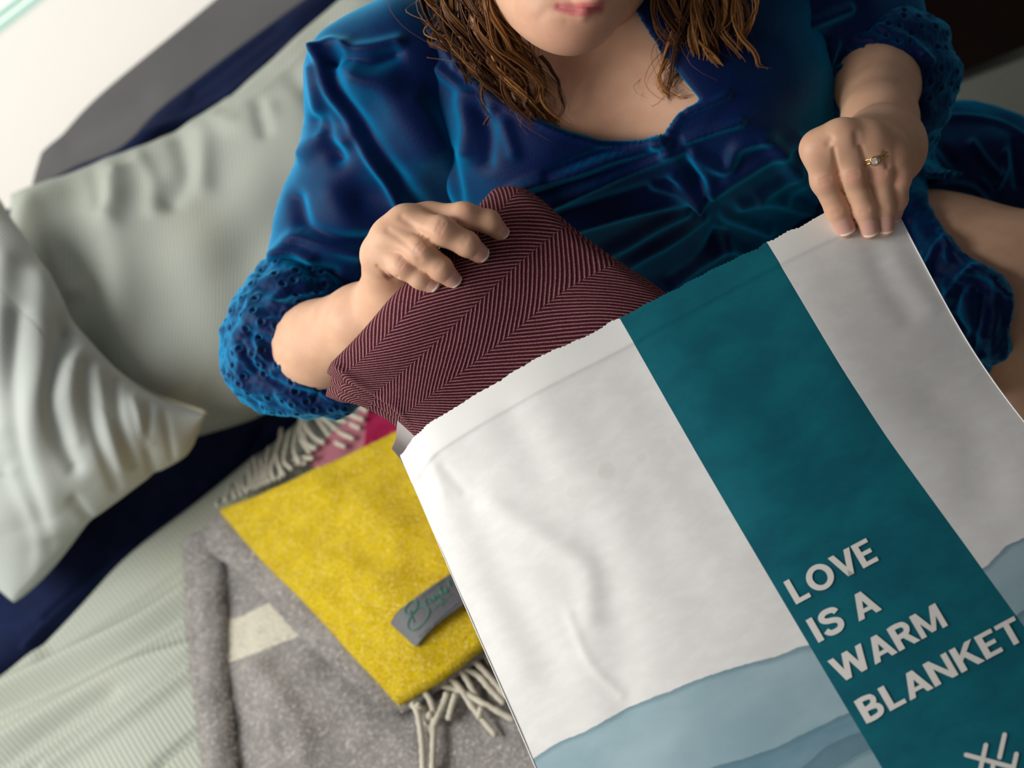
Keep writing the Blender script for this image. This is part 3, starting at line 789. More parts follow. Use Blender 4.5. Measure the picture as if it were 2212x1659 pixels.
# the pinked edge of the opening: small teeth and tears
teeth = (np.abs(((us * 118) % 1) - .5) * 2 - .5) * .0011 + np.interp(us, np.linspace(0, 1, 60), rng.normal(0, .0006, 60)) + np.sin(us * 37) * .0004
edge = np.exp(-(vv / .012)**2).ravel()
down = np.gradient(G, axis=0).reshape(-1, 3); down /= np.linalg.norm(down, axis=1, keepdims=True)
Pt = Pt + down * (edge * np.tile(teeth, nv))[:, None]
hem = .082 + .006 * np.sin(uu * 5) + .02 * (uu < .12) * (.12 - uu) / .12
Pt += Nf * (.0009 * (1 / (1 + np.exp((vv - hem) / .0028)))).ravel()[:, None]
st = [([(1060, 1090), (1180, 1165), (1268, 1230), (1276, 1330)], 24, .0035), ([(1290, 1190), (1330, 1330), (1345, 1520)], 40, -.003), ([(940, 1010), (1010, 1200), (1120, 1420)], 40, .0035),
      ([(1000, 1060), (1080, 1250), (1190, 1450)], 40, -.003), ([(1230, 1330), (1280, 1440), (1340, 1500)], 10, .0012), ([(960, 1010), (1000, 1060)], 10, -.0015),
      ([(930, 990), (960, 1070)], 12, .0018), ([(1880, 520), (1920, 620), (1960, 680)], 24, -.0016), ([(1940, 560), (2010, 660)], 22, .0012), ([(1700, 560), (1780, 720), (1850, 860)], 60, .002),
      ([(1460, 760), (1600, 900), (1700, 1080)], 80, .003), ([(1400, 840), (1560, 1130)], 50, -.002), ([(2030, 870), (2100, 930), (2130, 1050)], 50, -.0025), ([(1180, 880), (1240, 1000), (1330, 1100)], 50, .003),
      ([(1100, 900), (1160, 1010)], 30, -.002), ([(1420, 1180), (1520, 1300)], 50, -.002), ([(1300, 1560), (1450, 1600)], 40, .002)]
st = [(a, w * 1.2, h * .5) for a, w, h in st]
Pt = sculpt(Pt, Nf, st)
Pt += Nf * (noise3(Pt, .16, 5) * .0007 + noise3(Pt, .05, 6) * .00012)[:, None]
fp = link('front_panel', mesh('front_panel', Pt, gquads(nv, nu), np.stack([uu.ravel(), vv.ravel()], 1)), m_paper, bag)
# back panel: further from the camera, joined along both sides, a little longer at the opening
nb = 160
us2 = np.linspace(0, 1, nb); vs2 = np.linspace(0, 1.8, 150); ub, vb = np.meshgrid(us2, vs2)
Q = bagS(ub.ravel(), vb.ravel()).reshape(150, nb, 3); Nb = gnormals(Q)
bulge = (np.sin(np.pi * np.clip(ub, 0, 1))**.55) * (.074 - .03 * np.clip(vb, 0, 1)) * np.clip(1.3 - ub * .75, .3, 1)
bulge = np.where(ub > .77, bulge * np.clip((1 - ub) / .23, 0, 1)**.5 * .6 + .004, bulge)
Q = Q - Nb * bulge[..., None]
dn = np.gradient(Q, axis=0); dn /= np.linalg.norm(dn, axis=2, keepdims=True)
lift = np.exp(-vb / .05) * (np.interp(ub, [0, .02, .07, .14, .74, .76, .97, .99, 1], [.006, .030, .010, .0, 0.0, .0075, .0065, .010, .010]))
Q = Q - dn * lift[..., None]
tip_ = np.exp(-vb / .03) * np.exp(-((ub - .02) / .028)**2)
Q = Q - RGT[None, None] * (.008 * tip_)[..., None]
V = Q.reshape(-1, 3)
link('back_panel', mesh('back_panel', V, gquads(150, nb)), m_plain, bag)
# rolled edges of the two panels along the sides of the bag
for u0 in (0.0, 1.0):
    t_ = np.linspace(0.003, 1.79, 80)
    V, F = tube(bagS(np.full(80, u0), t_), .0005, 6)
    link('side_seam', mesh('side_seam', V, F), m_plain, bag)
# print: teal stripe, grey-blue hills, faint stains (flat print in the paper's material)
u, v, uvv = UV(ntp)
def ridge(pts):
    a = np.array(pts, float); q = bag_inv(a[:, 0], a[:, 1])
    n = ntp.nodes.new('ShaderNodeFloatCurve'); cv = n.mapping.curves[0]
    P_ = sorted(zip(q[0], q[1])); cv.points[0].location = (0, P_[0][1] / 1.5); cv.points[1].location = (1, P_[-1][1] / 1.5)
    for x_, y_ in P_:
        if .005 < x_ < .995: cv.points.new(x_, y_ / 1.5)
    n.mapping.update(); ntp.links.new(u, n.inputs[1])
    return M(ntp, 'MULTIPLY', n.outputs[0], 1.5)
wob = M(ntp, 'MULTIPLY', M(ntp, 'SUBTRACT', NOISE(ntp, 14, 4, uvv), .5), .030)
vw = M(ntp, 'ADD', v, wob)
r1 = ridge([(1153, 1640), (1225, 1598), (1322, 1549), (1437, 1496), (1500, 1470), (1600, 1442), (1745, 1395), (1900, 1330), (2125, 1226), (2170, 1185), (2216, 1158), (2330, 1100)])
r2 = ridge([(1250, 1800), (1400, 1720), (1560, 1656), (1644, 1629), (1762, 1572), (1836, 1538), (1960, 1480), (2190, 1340), (2240, 1300), (2360, 1220)])
r3 = ridge([(1400, 1830), (1600, 1730), (1738, 1656), (1796, 1612), (1873, 1578), (2000, 1520), (2280, 1370), (2400, 1320)])
r4 = ridge([(1500, 1850), (1700, 1745), (1800, 1662), (1850, 1628), (1890, 1612), (2020, 1550), (2300, 1420), (2420, 1370)])
paper = MIX(ntp, SS(ntp, NOISE(ntp, 26, 5, uvv), .35, .7), (.775, .765, .755), (.82, .82, .815))
paper = MIX(ntp, M(ntp, 'MULTIPLY', SS(ntp, NOISE(ntp, 150, 2, uvv), .62, .72), .10), paper, (.60, .58, .55))
paper = MIX(ntp, M(ntp, 'LESS_THAN', v, .083), paper, (.84, .84, .82))
def stain(c0, px, py, rad, colr, amt):
    q = bag_inv(np.array([px]), np.array([py])); du = M(ntp, 'SUBTRACT', u, float(q[0][0])); dv = M(ntp, 'SUBTRACT', v, float(q[1][0]))
    r = M(ntp, 'SQRT', M(ntp, 'ADD', M(ntp, 'POWER', M(ntp, 'MULTIPLY', du, 1.55), 2.0), M(ntp, 'POWER', dv, 2.0)))
    return MIX(ntp, M(ntp, 'MULTIPLY', M(ntp, 'SUBTRACT', 1.0, SS(ntp, r, rad * .6, rad)), amt), c0, colr)
for sx, sy, sr, sa in ((1310, 1018, .028, .20), (1240, 1062, .024, .12), (1168, 1098, .024, .10), (1385, 988, .016, .16), (1470, 948, .03, .12), (1430, 700, .0, 0)):
    if sa: paper = stain(paper, sx, sy, sr, (.52, .48, .40), sa)
wsh = NOISE(ntp, 5, 5, uvv)
h1 = MIX(ntp, SS(ntp, wsh, .35, .7), (.27, .41, .47), (.36, .50, .56))
h2 = MIX(ntp, SS(ntp, wsh, .35, .7), (.13, .26, .34), (.22, .36, .43))
h3 = MIX(ntp, SS(ntp, wsh, .35, .7), (.11, .21, .27), (.16, .28, .34))
h4 = MIX(ntp, SS(ntp, wsh, .35, .7), (.30, .43, .47), (.20, .34, .40))
c = paper
def layer(c, r, colr):
    d_ = M(ntp, 'SUBTRACT', vw, r)
    c = MIX(ntp, SS(ntp, d_, -.0015, .0015), c, colr)
    ln = M(ntp, 'MULTIPLY', M(ntp, 'MULTIPLY', SS(ntp, d_, -.004, .0), M(ntp, 'SUBTRACT', 1.0, SS(ntp, d_, .001, .018))), .55)
    return MIX(ntp, ln, c, (.10, .20, .25))
for r, colr in ((r1, h1), (r2, h2), (r3, h3), (r4, h4)): c = layer(c, r, colr)
q = bag_inv(np.array([1341, 1440, 1580, 1725, 1895, 1660, 1780, 1900, 2083, 2200.]), np.array([690, 868, 1100, 1347, 1659, 527, 740, 920, 1167, 1345.]))
ulo, uhi = float(np.mean(q[0][:5])), float(np.mean(q[0][5:]))
teal = MIX(ntp, SS(ntp, NOISE(ntp, 7, 6, uvv, .65), .35, .68), (.0, .105, .150), (.001, .145, .190))
teal = MIX(ntp, M(ntp, 'MULTIPLY', SS(ntp, NOISE(ntp, 16, 4, uvv), .60, .8), .35), teal, (.008, .14, .165))
stripe = M(ntp, 'MULTIPLY', M(ntp, 'GREATER_THAN', u, ulo), M(ntp, 'LESS_THAN', u, uhi))
c = MIX(ntp, stripe, c, teal)
setc(ntp, bp, c); BUMP(ntp, bp, NOISE(ntp, 260, 4), .10, .0006)
# lettering: every letter a flat printed piece lying on the stripe
def ribbon(pts, hw, n=24):
    p = spline(pts, n); t = np.gradient(p, axis=0); t /= np.linalg.norm(t, axis=1, keepdims=True)
    nn_ = np.stack([-t[:, 1], t[:, 0]], 1); a, b_ = p + nn_ * hw, p - nn_ * hw
    return [[a[i], a[i + 1], b_[i + 1], b_[i]] for i in range(n - 1)]
def ring(cx, cy, rx, ry, ix, iy, n=40):
    t = np.linspace(0, 2 * np.pi, n + 1); o = np.stack([cx + rx * np.cos(t), cy + ry * np.sin(t)], 1); i_ = np.stack([cx + ix * np.cos(t), cy + iy * np.sin(t)], 1)
    return [[o[k], o[k + 1], i_[k + 1], i_[k]] for k in range(n)]
def rect(x0, y0, x1, y1): return [[(x0, y0), (x1, y0), (x1, y1), (x0, y1)]]
s_ = .225
GL = {
 'L': (.66, rect(0, 0, s_, 1) + rect(0, 0, .60, .175)),
 'O': (1.00, ring(.49, .5, .49, .515, .262, .315)),
 'V': (.86, [[(0, 1), (.23, 1), (.545, 0), (.315, 0)], [(.63, 1), (.86, 1), (.545, 0), (.315, 0)]]),
 'E': (.68, rect(0, 0, s_, 1) + rect(0, 0, .62, .17) + rect(0, .83, .62, 1) + rect(0, .42, .57, .585)),
 'I': (.30, rect(0, 0, s_, 1)),
 'S': (.74, ribbon([(.66, .745), (.60, .86), (.44, .915), (.24, .90), (.13, .80), (.135, .67), (.26, .575), (.46, .505), (.59, .41), (.60, .24), (.50, .12), (.32, .085), (.14, .135), (.055, .27)], .108, 44)),
 'A': (.86, [[(0, 0), (.22, 0), (.54, 1), (.32, 1)], [(.86, 0), (.64, 0), (.32, 1), (.54, 1)]] + [[(.2, .20), (.66, .20), (.61, .36), (.25, .36)]]),
 'W': (1.26, [[(0, 1), (.22, 1), (.45, 0), (.23, 0)], [(.23, 0), (.45, 0), (.74, 1), (.53, 1)], [(.53, 1), (.74, 1), (1.03, 0), (.81, 0)], [(.81, 0), (1.03, 0), (1.26, 1), (1.04, 1)]]),
 'R': (.80, rect(0, 0, s_, 1) + ribbon([(.1, .915), (.36, .915), (.52, .87), (.60, .71), (.52, .54), (.36, .495), (.1, .495)], .102, 34) + [[(.30, .46), (.52, .50), (.80, 0), (.56, 0)]]),
 'M': (1.04, rect(0, 0, .195, 1) + rect(.795, 0, .99, 1) + [[(0, 1), (.24, 1), (.58, .05), (.41, .05)], [(.99, 1), (.75, 1), (.41, .05), (.58, .05)]]),
 'B': (.80, rect(0, 0, s_, 1) + ribbon([(.1, .915), (.36, .915), (.53, .86), (.575, .725), (.50, .59), (.36, .53), (.1, .53)], .096, 34) + ribbon([(.1, .50), (.40, .50), (.58, .44), (.635, .29), (.57, .14), (.40, .085), (.1, .085)], .100, 34)),
 'N': (.90, rect(0, 0, s_, 1) + rect(.645, 0, .845, 1) + [[(0, 1), (.22, 1), (.845, 0), (.625, 0)]]),
 'K': (.86, rect(0, 0, s_, 1) + [[(.16, .30), (.16, .56), (.56, 1), (.82, 1)], [(.30, .56), (.46, .68), (.86, 0), (.60, 0)]]),
 'T': (.74, rect(0, .825, .74, 1) + rect(.27, 0, .47, 1)), ' ': (.30, [])}
for word, ox, oy, ex, ey in (('LOVE', 1720, 1306.5, 1898.6, 1211), ('IS A', 1768, 1389, 1902, 1319), ('WARM', 1815, 1477, 2047, 1352), ('BLANKET', 1872, 1564, 2215, 1381)):
    gap = .055; tot = sum(GL[ch][0] + gap for ch in word) - gap - .05
    bx, by = (ex - ox) / tot, (ey - oy) / tot; x0 = 0
    for ch in word:
        wdt, polys = GL[ch]
        if polys:
            a = np.array([p for pl in polys for p in pl], float)
            # split every quad so that the letter follows the curved paper
            X = ox + (a[:, 0] + x0) * bx - a[:, 1] * 28.0; Y = oy + (a[:, 0] + x0) * by - a[:, 1] * 48.4
            q = bag_inv(X, Y); pw = bagS(q[0], q[1])
            D = np.sqrt(((Pt[None, ::7] - pw[:, None])**2).sum(-1)); k = np.argmin(D, axis=1)
            base = bagS(uu.ravel()[::7][k], vv.ravel()[::7][k]); off = ((Pt[::7][k] - base) * Nf[::7][k]).sum(1)
            pw = pw + Nf[::7][k] * (off + .0007)[:, None]
            Fq = [tuple(range(4 * i, 4 * i + 4)) for i in range(len(polys))]
            link('letter', mesh('letter', pw, Fq, smooth=False), m_ink, bag)
        x0 += wdt + gap
c6 = 2.968
def cap_line(a, b_, hw):
    a, b_ = np.array(a, float), np.array(b_, float); t = (b_ - a) / np.linalg.norm(b_ - a); n_ = np.array([-t[1], t[0]])
    al = np.linspace(np.pi / 2, 3 * np.pi / 2, 9)
    o = [a + hw * (math.cos(q_) * t + math.sin(q_) * n_) for q_ in al] + [b_ - hw * (math.cos(q_) * t + math.sin(q_) * n_) for q_ in al]
    return [(1560 + x_ / c6, 1100 + y_ / c6) for x_, y_ in o]
for a, b_ in (((1562, 1577), (1850, 1655)), ((1688, 1515), (1640, 1730)), ((1808, 1448), (1776, 1592)), ((1884, 1572), (1852, 1716)), ((1570, 1700), (1845, 1772)), ((1735, 1640), (1715, 1790))):
    o = np.array(cap_line(a, b_, 15)); q = bag_inv(o[:, 0], o[:, 1]); pw = bagS(*q)
    nrm_ = np.cross(bagS(q[0] + 1e-3, q[1]) - pw, bagS(q[0], q[1] + 1e-3) - pw); nrm_ /= np.linalg.norm(nrm_, axis=1, keepdims=True)
    if (nrm_[0] @ (CAM - pw[0])) < 0: nrm_ = -nrm_
    k = np.argmin(((Pt[None, ::7] - pw[:, None])**2).sum(-1), axis=1); base = bagS(uu.ravel()[::7][k], vv.ravel()[::7][k]); off = ((Pt[::7][k] - base) * Nf[::7][k]).sum(1)
    link('logo_stroke', mesh('logo_stroke', pw + nrm_ * (off.max() + .0007), [tuple(range(len(o)))], smooth=False), m_ink, bag)

# ------------------------------------------------------------------ the herringbone blanket half inside the bag
blk = empty('herringbone_blanket', P(1150, 750, 1.03), 'folded maroon herringbone wool blanket being drawn from the paper bag, held by one hand', 'blanket')
HB = [[(684, 790, 1.010), (765, 708, 1.008), (880, 586, 1.010), (985, 470, 1.022), (1062, 396, 1.040)],
      [(722, 815, .996), (812, 738, .992), (925, 618, .994), (1032, 496, 1.006), (1122, 392, 1.030)],
      [(815, 868, .990), (905, 800, .985), (1030, 690, .986), (1150, 580, .998), (1262, 500, 1.016)],
      [(912, 955, .990), (1010, 890, .982), (1150, 800, .980), (1300, 690, .985), (1452, 632, 1.004)],
      [(1200, 1190, .952), (1320, 1110, .945), (1460, 1020, .942), (1600, 930, .948), (1740, 840, .962)]]
HK = (np.linspace(0, 1, 5), [0, .10, .32, .58, 1])
rows = [PA(r) for r in HB]
hst = [([(730, 800), (800, 850), (860, 890), (900, 950)], 10, .004), ([(850, 640), (1000, 620)], 60, .002)]
V, F, uv = slab(rows, *HK, .026, 260, 320, .016, hst, .12, .0015)
link('fold', mesh('fold', V, F, uv), m_herr, blk)
def lay(dx, dy, dd, T, st=(), sh=0.0):
    r2 = [[(x + dx * (1 - i / 4) * (1 - j / 5), y + dy * (1 - i / 4) * (1 - j / 5), d_ + dd) for i, (x, y, d_) in enumerate(r)] for j, r in enumerate(HB)]
    V, F, uv = slab([PA(r) for r in r2], *HK, T, 200, 240, .010, st, .09, .0018)
    uv = uv + np.array([sh, .006])
    link('fold', mesh('fold', V, F, uv), m_herr, blk)
lay(14, 34, .016, .017, [([(740, 850), (800, 880), (850, 920)], 9, .004)], .002)
lay(4, 56, .031, .018, [([(740, 880), (830, 930)], 10, -.003)], .011)

# ------------------------------------------------------------------ the woman
pers = empty('person', PZ(1520, 560, ZS + .01), 'seated woman in a blue velvet dress pulling a folded blanket out of a paper bag', 'person')
VW = lambda p: (CAM - np.asarray(p)) / np.linalg.norm(CAM - np.asarray(p))

# ---- trunk, head, arms and legs (the hidden half too), as one distance field
TOR = [  # (x, y, d, r) pairs of round cones, blend
    [(985, 95, 1.150, .050), (1300, -30, 1.150, .060), .05], [(1300, -30, 1.150, .060), (1640, -150, 1.130, .050), .05],
    [(1180, 190, 1.170, .090), (1480, 80, 1.155, .090), .06], [(1240, 330, 1.215, .100), (1540, 230, 1.205, .100), .06],
    [(1330, 480, 1.31, .100), (1560, 400, 1.30, .100), .06], [(1400, 620, 1.43, .115), (1640, 540, 1.43, .115), .06],
    [(1165, 330, 1.150, .062), (1190, 345, 1.152, .060), .05], [(1540, 240, 1.130, .062), (1555, 250, 1.130, .060), .05],
    [(1270, -60, 1.12, .050), (1235, -190, 1.09, .052), .05]]
LIMB = [
    [(985, 95, 1.15, .046), (800, 380, 1.20, .044), .03], [(800, 380, 1.20, .044), (665, 680, 1.235, .033), .02],
    [(1640, -150, 1.13, .046), (1830, 20, 1.19, .036), .03], [(1830, 20, 1.19, .036), (1905, 110, 1.18, .034), .02],
    [(1640, 600, 1.42, .100), (2000, 620, 1.235, .082), .05], [(2000, 620, 1.235, .082), (2420, 640, 1.13, .062), .03],
    [(2420, 640, 1.13, .062), (2250, 880, 1.22, .048), .03], [(2250, 880, 1.22, .048), (1850, 1100, 1.275, .036), .02],
    [(1850, 1100, 1.275, .036), (1700, 1180, 1.265, .028), .02],
    [(1420, 700, 1.43, .100), (1250, 900, 1.33, .082), .05], [(1250, 900, 1.33, .082), (1130, 1090, 1.25, .060), .03],
    [(1130, 1090, 1.25, .060), (1330, 1150, 1.30, .046), .03], [(1330, 1150, 1.30, .046), (1640, 1130, 1.29, .034), .02],
    [(1640, 1130, 1.29, .034), (1760, 1060, 1.31, .028), .02]]
def cones(s, L, grow=0.0):
    for (a, b_, k) in L: s.cone(P(*a[:3]), a[3] + grow, P(*b_[:3]), b_[3] + grow, k)
allp = [P(*q[:3]) for c_ in TOR + LIMB for q in c_[:2]] + [P(1230, -420, 1.1)]
lo = np.min(allp, 0) - .13; hi = np.max(allp, 0) + .13
B = SDF(lo, hi, .0042)
cones(B, TOR); cones(B, LIMB)
HEADC = P(1235, -245, 1.075)
V1, Q1 = B.mesh(3); del B
# head, finer: skull, face, jaw, chin, lips, nose, ears, eyes
pts = [P(1100, 100, .92), P(1400, -480, 1.2), P(1000, -480, .95), P(1420, 110, 1.15)]
H = SDF(np.min(pts, 0) - .02, np.max(pts, 0) + .02, .0018)
fd = P(1262, -20, .93) - P(1215, -120, 1.055); fd /= np.linalg.norm(fd)
fu = P(1215, -330, 1.02) - P(1240, 60, .97); fu -= fd * (fu @ fd); fu /= np.linalg.norm(fu); fs = np.cross(fd, fu)
H.ell(HEADC, [fs * .074, fu * .095, fd * .092], .02)
H.cone(P(1205, -150, 1.02), .058, P(1222, -20, .985), .036, .04)
H.cone(P(1222, -5, .982), .030, P(1233, 22, .968), .0225, .02)
H.cone(P(1228, 10, .98), .027, P(1128, -50, 1.045), .034, .025)
H.cone(P(1240, 10, .985), .024, P(1310, -70, 1.035), .034, .025)
H.cone(P(1248, -8, .962), .020, P(1262, 2, .957), .015, .014)
H.cone(P(1150, -60, .99), .030, P(1185, -30, .975), .022, .03)
H.cone(P(1297, -95, .985), .027, P(1285, -60, .97), .020, .03)
LIPS = [[(1206, 15, .962), (1236, 15, .947), (1258, 14, .944), (1278, 14, .947), (1297, 11, .957)], [(1212, 18, .960), (1238, 25, .947), (1260, 26.5, .944), (1280, 23, .947), (1296, 17, .956)]]
H.chain([(P(*p), r) for p, r in zip(LIPS[0], (.0020, .0034, .0038, .0034, .0020))], .005, .004)
H.chain([(P(*p), r) for p, r in zip(LIPS[1], (.0022, .0040, .0046, .0042, .0022))], .005, .004)
for p, q in zip(LIPS[0][:-1], LIPS[0][1:]): pass
H.cone(P(1262, -130, .955), .009, P(1280, -18, .925), .0105, .010)
H.cone(P(1268, -13, .938), .0070, P(1270, -12, .937), .0070, .006); H.cone(P(1300, -20, .940), .0070, P(1301, -20, .939), .0070, .006)
for sx_ in (-1, 1):
    ec = HEADC + fs * .034 * sx_ + fu * .004 + fd * .078
    H.cone(ec, .017, ec + fs * .004, .017, .014, True); H.ell(ec - fd * .006, [fs * .0135, fu * .0125, fd * .0125], .003)
    er = HEADC + fs * .076 * sx_ - fu * .012 - fd * .005
    H.ell(er, [fs * .010, fu * .030, fd * .018], .006)
H.cone(P(1250, -60, 1.075), .052, P(1240, -130, 1.06), .055, .03)
V2, Q2 = H.mesh(2); del H
N2 = vnormals(V2, Q2)
V2 = sculpt(V2, N2, [([(1207, 15), (1216, 17), (1242, 20.5), (1260, 21), (1280, 20), (1298, 14)], 3.4, -.0013), ([(1203, 13), (1186, 20), (1168, 36)], 12, -.0008),
                     ([(1225, 47), (1256, 51), (1288, 42)], 11, -.0007), ([(1203, 15), (1199, 18)], 8, -.0005)])

# ---- hands
def hand(palm, fingers, h=.00125, extra=()):
    pts = [P(*q[:3]) for seg in palm for q in seg[:2]] + [P(*q[:3]) for f in fingers for q in f]
    A = SDF(np.min(pts, 0) - .03, np.max(pts, 0) + .03, h)
    for a, b_, k in palm: A.cone(P(*a[:3]), a[3], P(*b_[:3]), b_[3], k)
    base = A.F.copy(); res = A.F.copy()
    for f in fingers:
        A.F = base.copy(); A.chain([(P(*q[:3]), q[3]) for q in f], .008, .0022)
        # slight knuckle swelling over the middle and end joints
        for q, g in ((f[-3], -.0002), (f[-2], -.0002)):
            c_ = P(*q[:3]); A.cone(c_ + VW(c_) * .0012, q[3] * .96 + g, c_ + VW(c_) * .0012 + 1e-5, q[3] * .96 + g, .004)
        res = np.minimum(res, A.F)
    A.F = res
    return A.mesh(2)
# her right hand (left in the photo) over the folded edge of the blanket
RW = (856, 650, 1.062, .0225)
R_PALM = [((625, 765, 1.185, .034), (690, 746, 1.13, .0365), .01), ((690, 746, 1.13, .0365), (785, 694, 1.085, .0300), .01), ((785, 694, 1.085, .0300), RW, .01),
          (RW, (928, 478, 1.006, .0110), .014), (RW, (880, 490, .999, .0120), .014), (RW, (845, 516, .999, .0120), .014), ((838, 630, 1.055, .0140), (822, 546, 1.006, .0115), .012),
          ((928, 474, 1.004, .0100), (876, 482, .996, .0106), .01), ((876, 482, .996, .0106), (842, 511, .998, .0106), .01), ((842, 511, .998, .0106), (820, 545, 1.005, .0102), .01),
          ((824, 560, 1.012, .0125), (834, 622, 1.048, .0135), .012),
          (RW, (905, 590, 1.085, .016), .02)]
R_FING = [[(930, 473, 1.004, .0106), (998, 465, .992, .0098), (1006, 467, .991, .0096), (1056, 479, .995, .0085), (1079, 502, 1.004, .0069)],
          [(878, 486, .996, .0116), (948, 497, .981, .0107), (956, 500, .980, .0105), (1008, 527, .984, .0091), (1036, 548, .992, .0073)],
          [(844, 513, .998, .0114), (903, 538, .983, .0105), (910, 543, .982, .0103), (952, 580, .985, .0088), (978, 605, .991, .0070)],
          [(822, 547, 1.005, .0106), (866, 570, .990, .0097), (873, 575, .989, .0094), (908, 600, .990, .0080), (934, 617, .992, .0064)],
          [(900, 600, 1.090, .012), (940, 560, 1.102, .0108), (955, 545, 1.105, .0105), (995, 505, 1.102, .009), (1010, 490, 1.100, .0078)]]
V3, Q3 = hand(R_PALM, R_FING)
N3 = vnormals(V3, Q3)
def kn(x, y, ang, r=10, n=3, amp=-.00045):
    c_, s__ = math.cos(ang), math.sin(ang); out = []
    for i in range(n):
        o = (i - (n - 1) / 2) * 5.5
        out.append(([(x + c_ * o - s__ * r, y + s__ * o + c_ * r), (x + c_ * o + s__ * 0, y + s__ * o), (x + c_ * o + s__ * r, y + s__ * o - c_ * r)], 2.0, amp))
    return out
cr = kn(952, 490, .45, 13) + kn(905, 536, .65, 12) + kn(866, 568, .55, 10) + kn(1006, 520, .6, 10, 2, -.0003) + kn(948, 575, .8, 10, 2, -.0003)
cr += [([(815, 575), (832, 592), (842, 602), (858, 600)], 3.5, -.0012), ([(868, 470), (905, 500), (925, 520)], 9, -.0012), ([(838, 498), (875, 525), (905, 560)], 8, -.0008),
       ([(846, 600), (852, 606)], 6, -.0003)]
V3 = sculpt(V3, N3, cr)
# her left hand (right in the photo) pinching the top corner of the bag
LW = (1908, 318, 1.020, .0225)
L_PALM = [((1905, 120, 1.175, .034), (1895, 180, 1.125, .034), .01), ((1895, 180, 1.125, .034), (1901, 262, 1.070, .0285), .01), ((1901, 262, 1.070, .0285), LW, .01),
          (LW, (1768, 320, .957, .0105), .016), (LW, (1819, 299, .951, .0112), .016), (LW, (1878, 303, .954, .0112), .016), (LW, (1924, 326, .962, .0108), .016),
          ((1768, 322, .957, .0100), (1819, 301, .951, .0106), .01), ((1819, 301, .951, .0106), (1878, 305, .954, .0106), .01), ((1878, 305, .954, .0106), (1924, 328, .962, .0104), .01),
          (LW, (1840, 380, 1.025, .016), .02)]
L_FING = [[(1770, 322, .957, .0115), (1781, 382, .964, .0104), (1783, 392, .965, .0101), (1809, 454, .972, .0084), (1827, 494, .975, .0072)],
          [(1820, 303, .951, .0112), (1840, 369, .957, .0098), (1843, 380, .958, .0097), (1868, 452, .968, .0084), (1879, 496, .973, .0073)],
          [(1878, 308, .954, .0110), (1899, 365, .960, .0097), (1902, 375, .961, .0095), (1909, 446, .971, .0080), (1912, 492, .975, .0069)],
          [(1926, 332, .962, .0108), (1938, 374, .965, .0097), (1939, 384, .966, .0094), (1936, 430, .976, .0080), (1929, 462, .984, .0068)],
          [(1862, 400, 1.028, .0125), (1850, 440, 1.030, .0108), (1846, 456, 1.028, .0105), (1840, 492, 1.018, .009), (1842, 505, 1.012, .0078)]]
V4, Q4 = hand(L_PALM, L_FING)
N4 = vnormals(V4, Q4)
cr = kn(1783, 390, 1.2, 13) + kn(1843, 377, 1.2, 12) + kn(1902, 372, 1.45, 11) + kn(1808, 458, 1.15, 10, 2, -.0004) + kn(1868, 455, 1.3, 10, 2, -.0004) + kn(1907, 450, 1.5, 9, 2, -.0004)
cr += [([(1801, 322), (1807, 360), (1818, 410)], 5, -.0016), ([(1860, 318), (1868, 350), (1876, 400)], 5, -.0016), ([(1912, 330), (1917, 360)], 5, -.0014),
       ([(1795, 300), (1790, 310)], 8, -.001), ([(1850, 290), (1852, 310)], 8, -.001)]
V4 = sculpt(V4, N4, cr)

Vb = [V1, V2, V3, V4]; Qb = []; o = 0
for v_, q_ in ((V1, Q1), (V2, Q2), (V3, Q3), (V4, Q4)): Qb.append(q_ + o); o += len(v_)
tone = []
def spots(V, S_):
    t_ = np.zeros(len(V))
    for c_, r, a in S_: t_ = np.maximum(t_, a * np.exp(-(((V - c_)**2).sum(1)) / r**2))
    return t_
def srf(p, r): q = P(*p[:3]); return q + VW(q) * r
sp3 = [(srf(f[2], f[2][3]), .007, .30) for f in R_FING] + [(P(*f[4][:3]), .010, .42) for f in R_FING] + [(srf(f[0], .01), .009, .10) for f in R_FING] + [(P(838, 603, 1.0), .008, .3)]
sp4 = [(srf(f[2], f[2][3]), .0065, .50) for f in L_FING] + [(P(*f[4][:3]), .010, .45) for f in L_FING] + [(srf(f[0], .01), .010, .22) for f in L_FING] + [(srf(f[3], .008), .006, .25) for f in L_FING]
moles = [(P(1366, 121, 1.075), .0018, .7), (P(1402, 222, 1.085), .0022, .7), (P(1310, 233, 1.09), .0015, .4)]
x2, y2, _ = PJ(V2)
front2 = ((N2 * np.array([VW(HEADC)])).sum(1) > .05) & (np.linalg.norm(V2 - P(1255, 22, .945), axis=1) < .05)
lipm = np.where(front2, np.exp(-(np.minimum(seg2(x2, y2, [q[:2] for q in LIPS[0]]), seg2(x2, y2, [q[:2] for q in LIPS[1]])) / 10.5)**4), 0)
chk = spots(V2, [(P(1232, 62, .965), .028, .45), (P(1190, 20, .965), .028, .35), (P(1282, -10, .925), .014, .3)])
def moled(V):
    x_, y_, z_ = PJ(V); t_ = np.zeros(len(V))
    for mx, my, mr in ((1366, 121, 3.2), (1402, 222, 3.6), (1310, 233, 2.4), (1899, 247, 3.0), (1928, 288, 2.2)): t_ = np.maximum(t_, np.exp(-(np.hypot(x_ - mx, y_ - my) / mr)**2) * (z_ < 1.2))
    return t_ * .0
tone = [np.stack([spots(V1, [(P(1290, 190, 1.08), .07, .12)]), np.zeros(len(V1)), moled(V1)], 1), np.stack([chk, lipm * .85, np.zeros(len(V2))], 1),
        np.stack([spots(V3, sp3), np.zeros(len(V3)), np.zeros(len(V3))], 1), np.stack([spots(V4, sp4), np.zeros(len(V4)), np.zeros(len(V4))], 1)]
link('body', mesh('body', np.vstack(Vb), np.vstack(Qb), None, np.vstack(tone)), m_skin, pers)

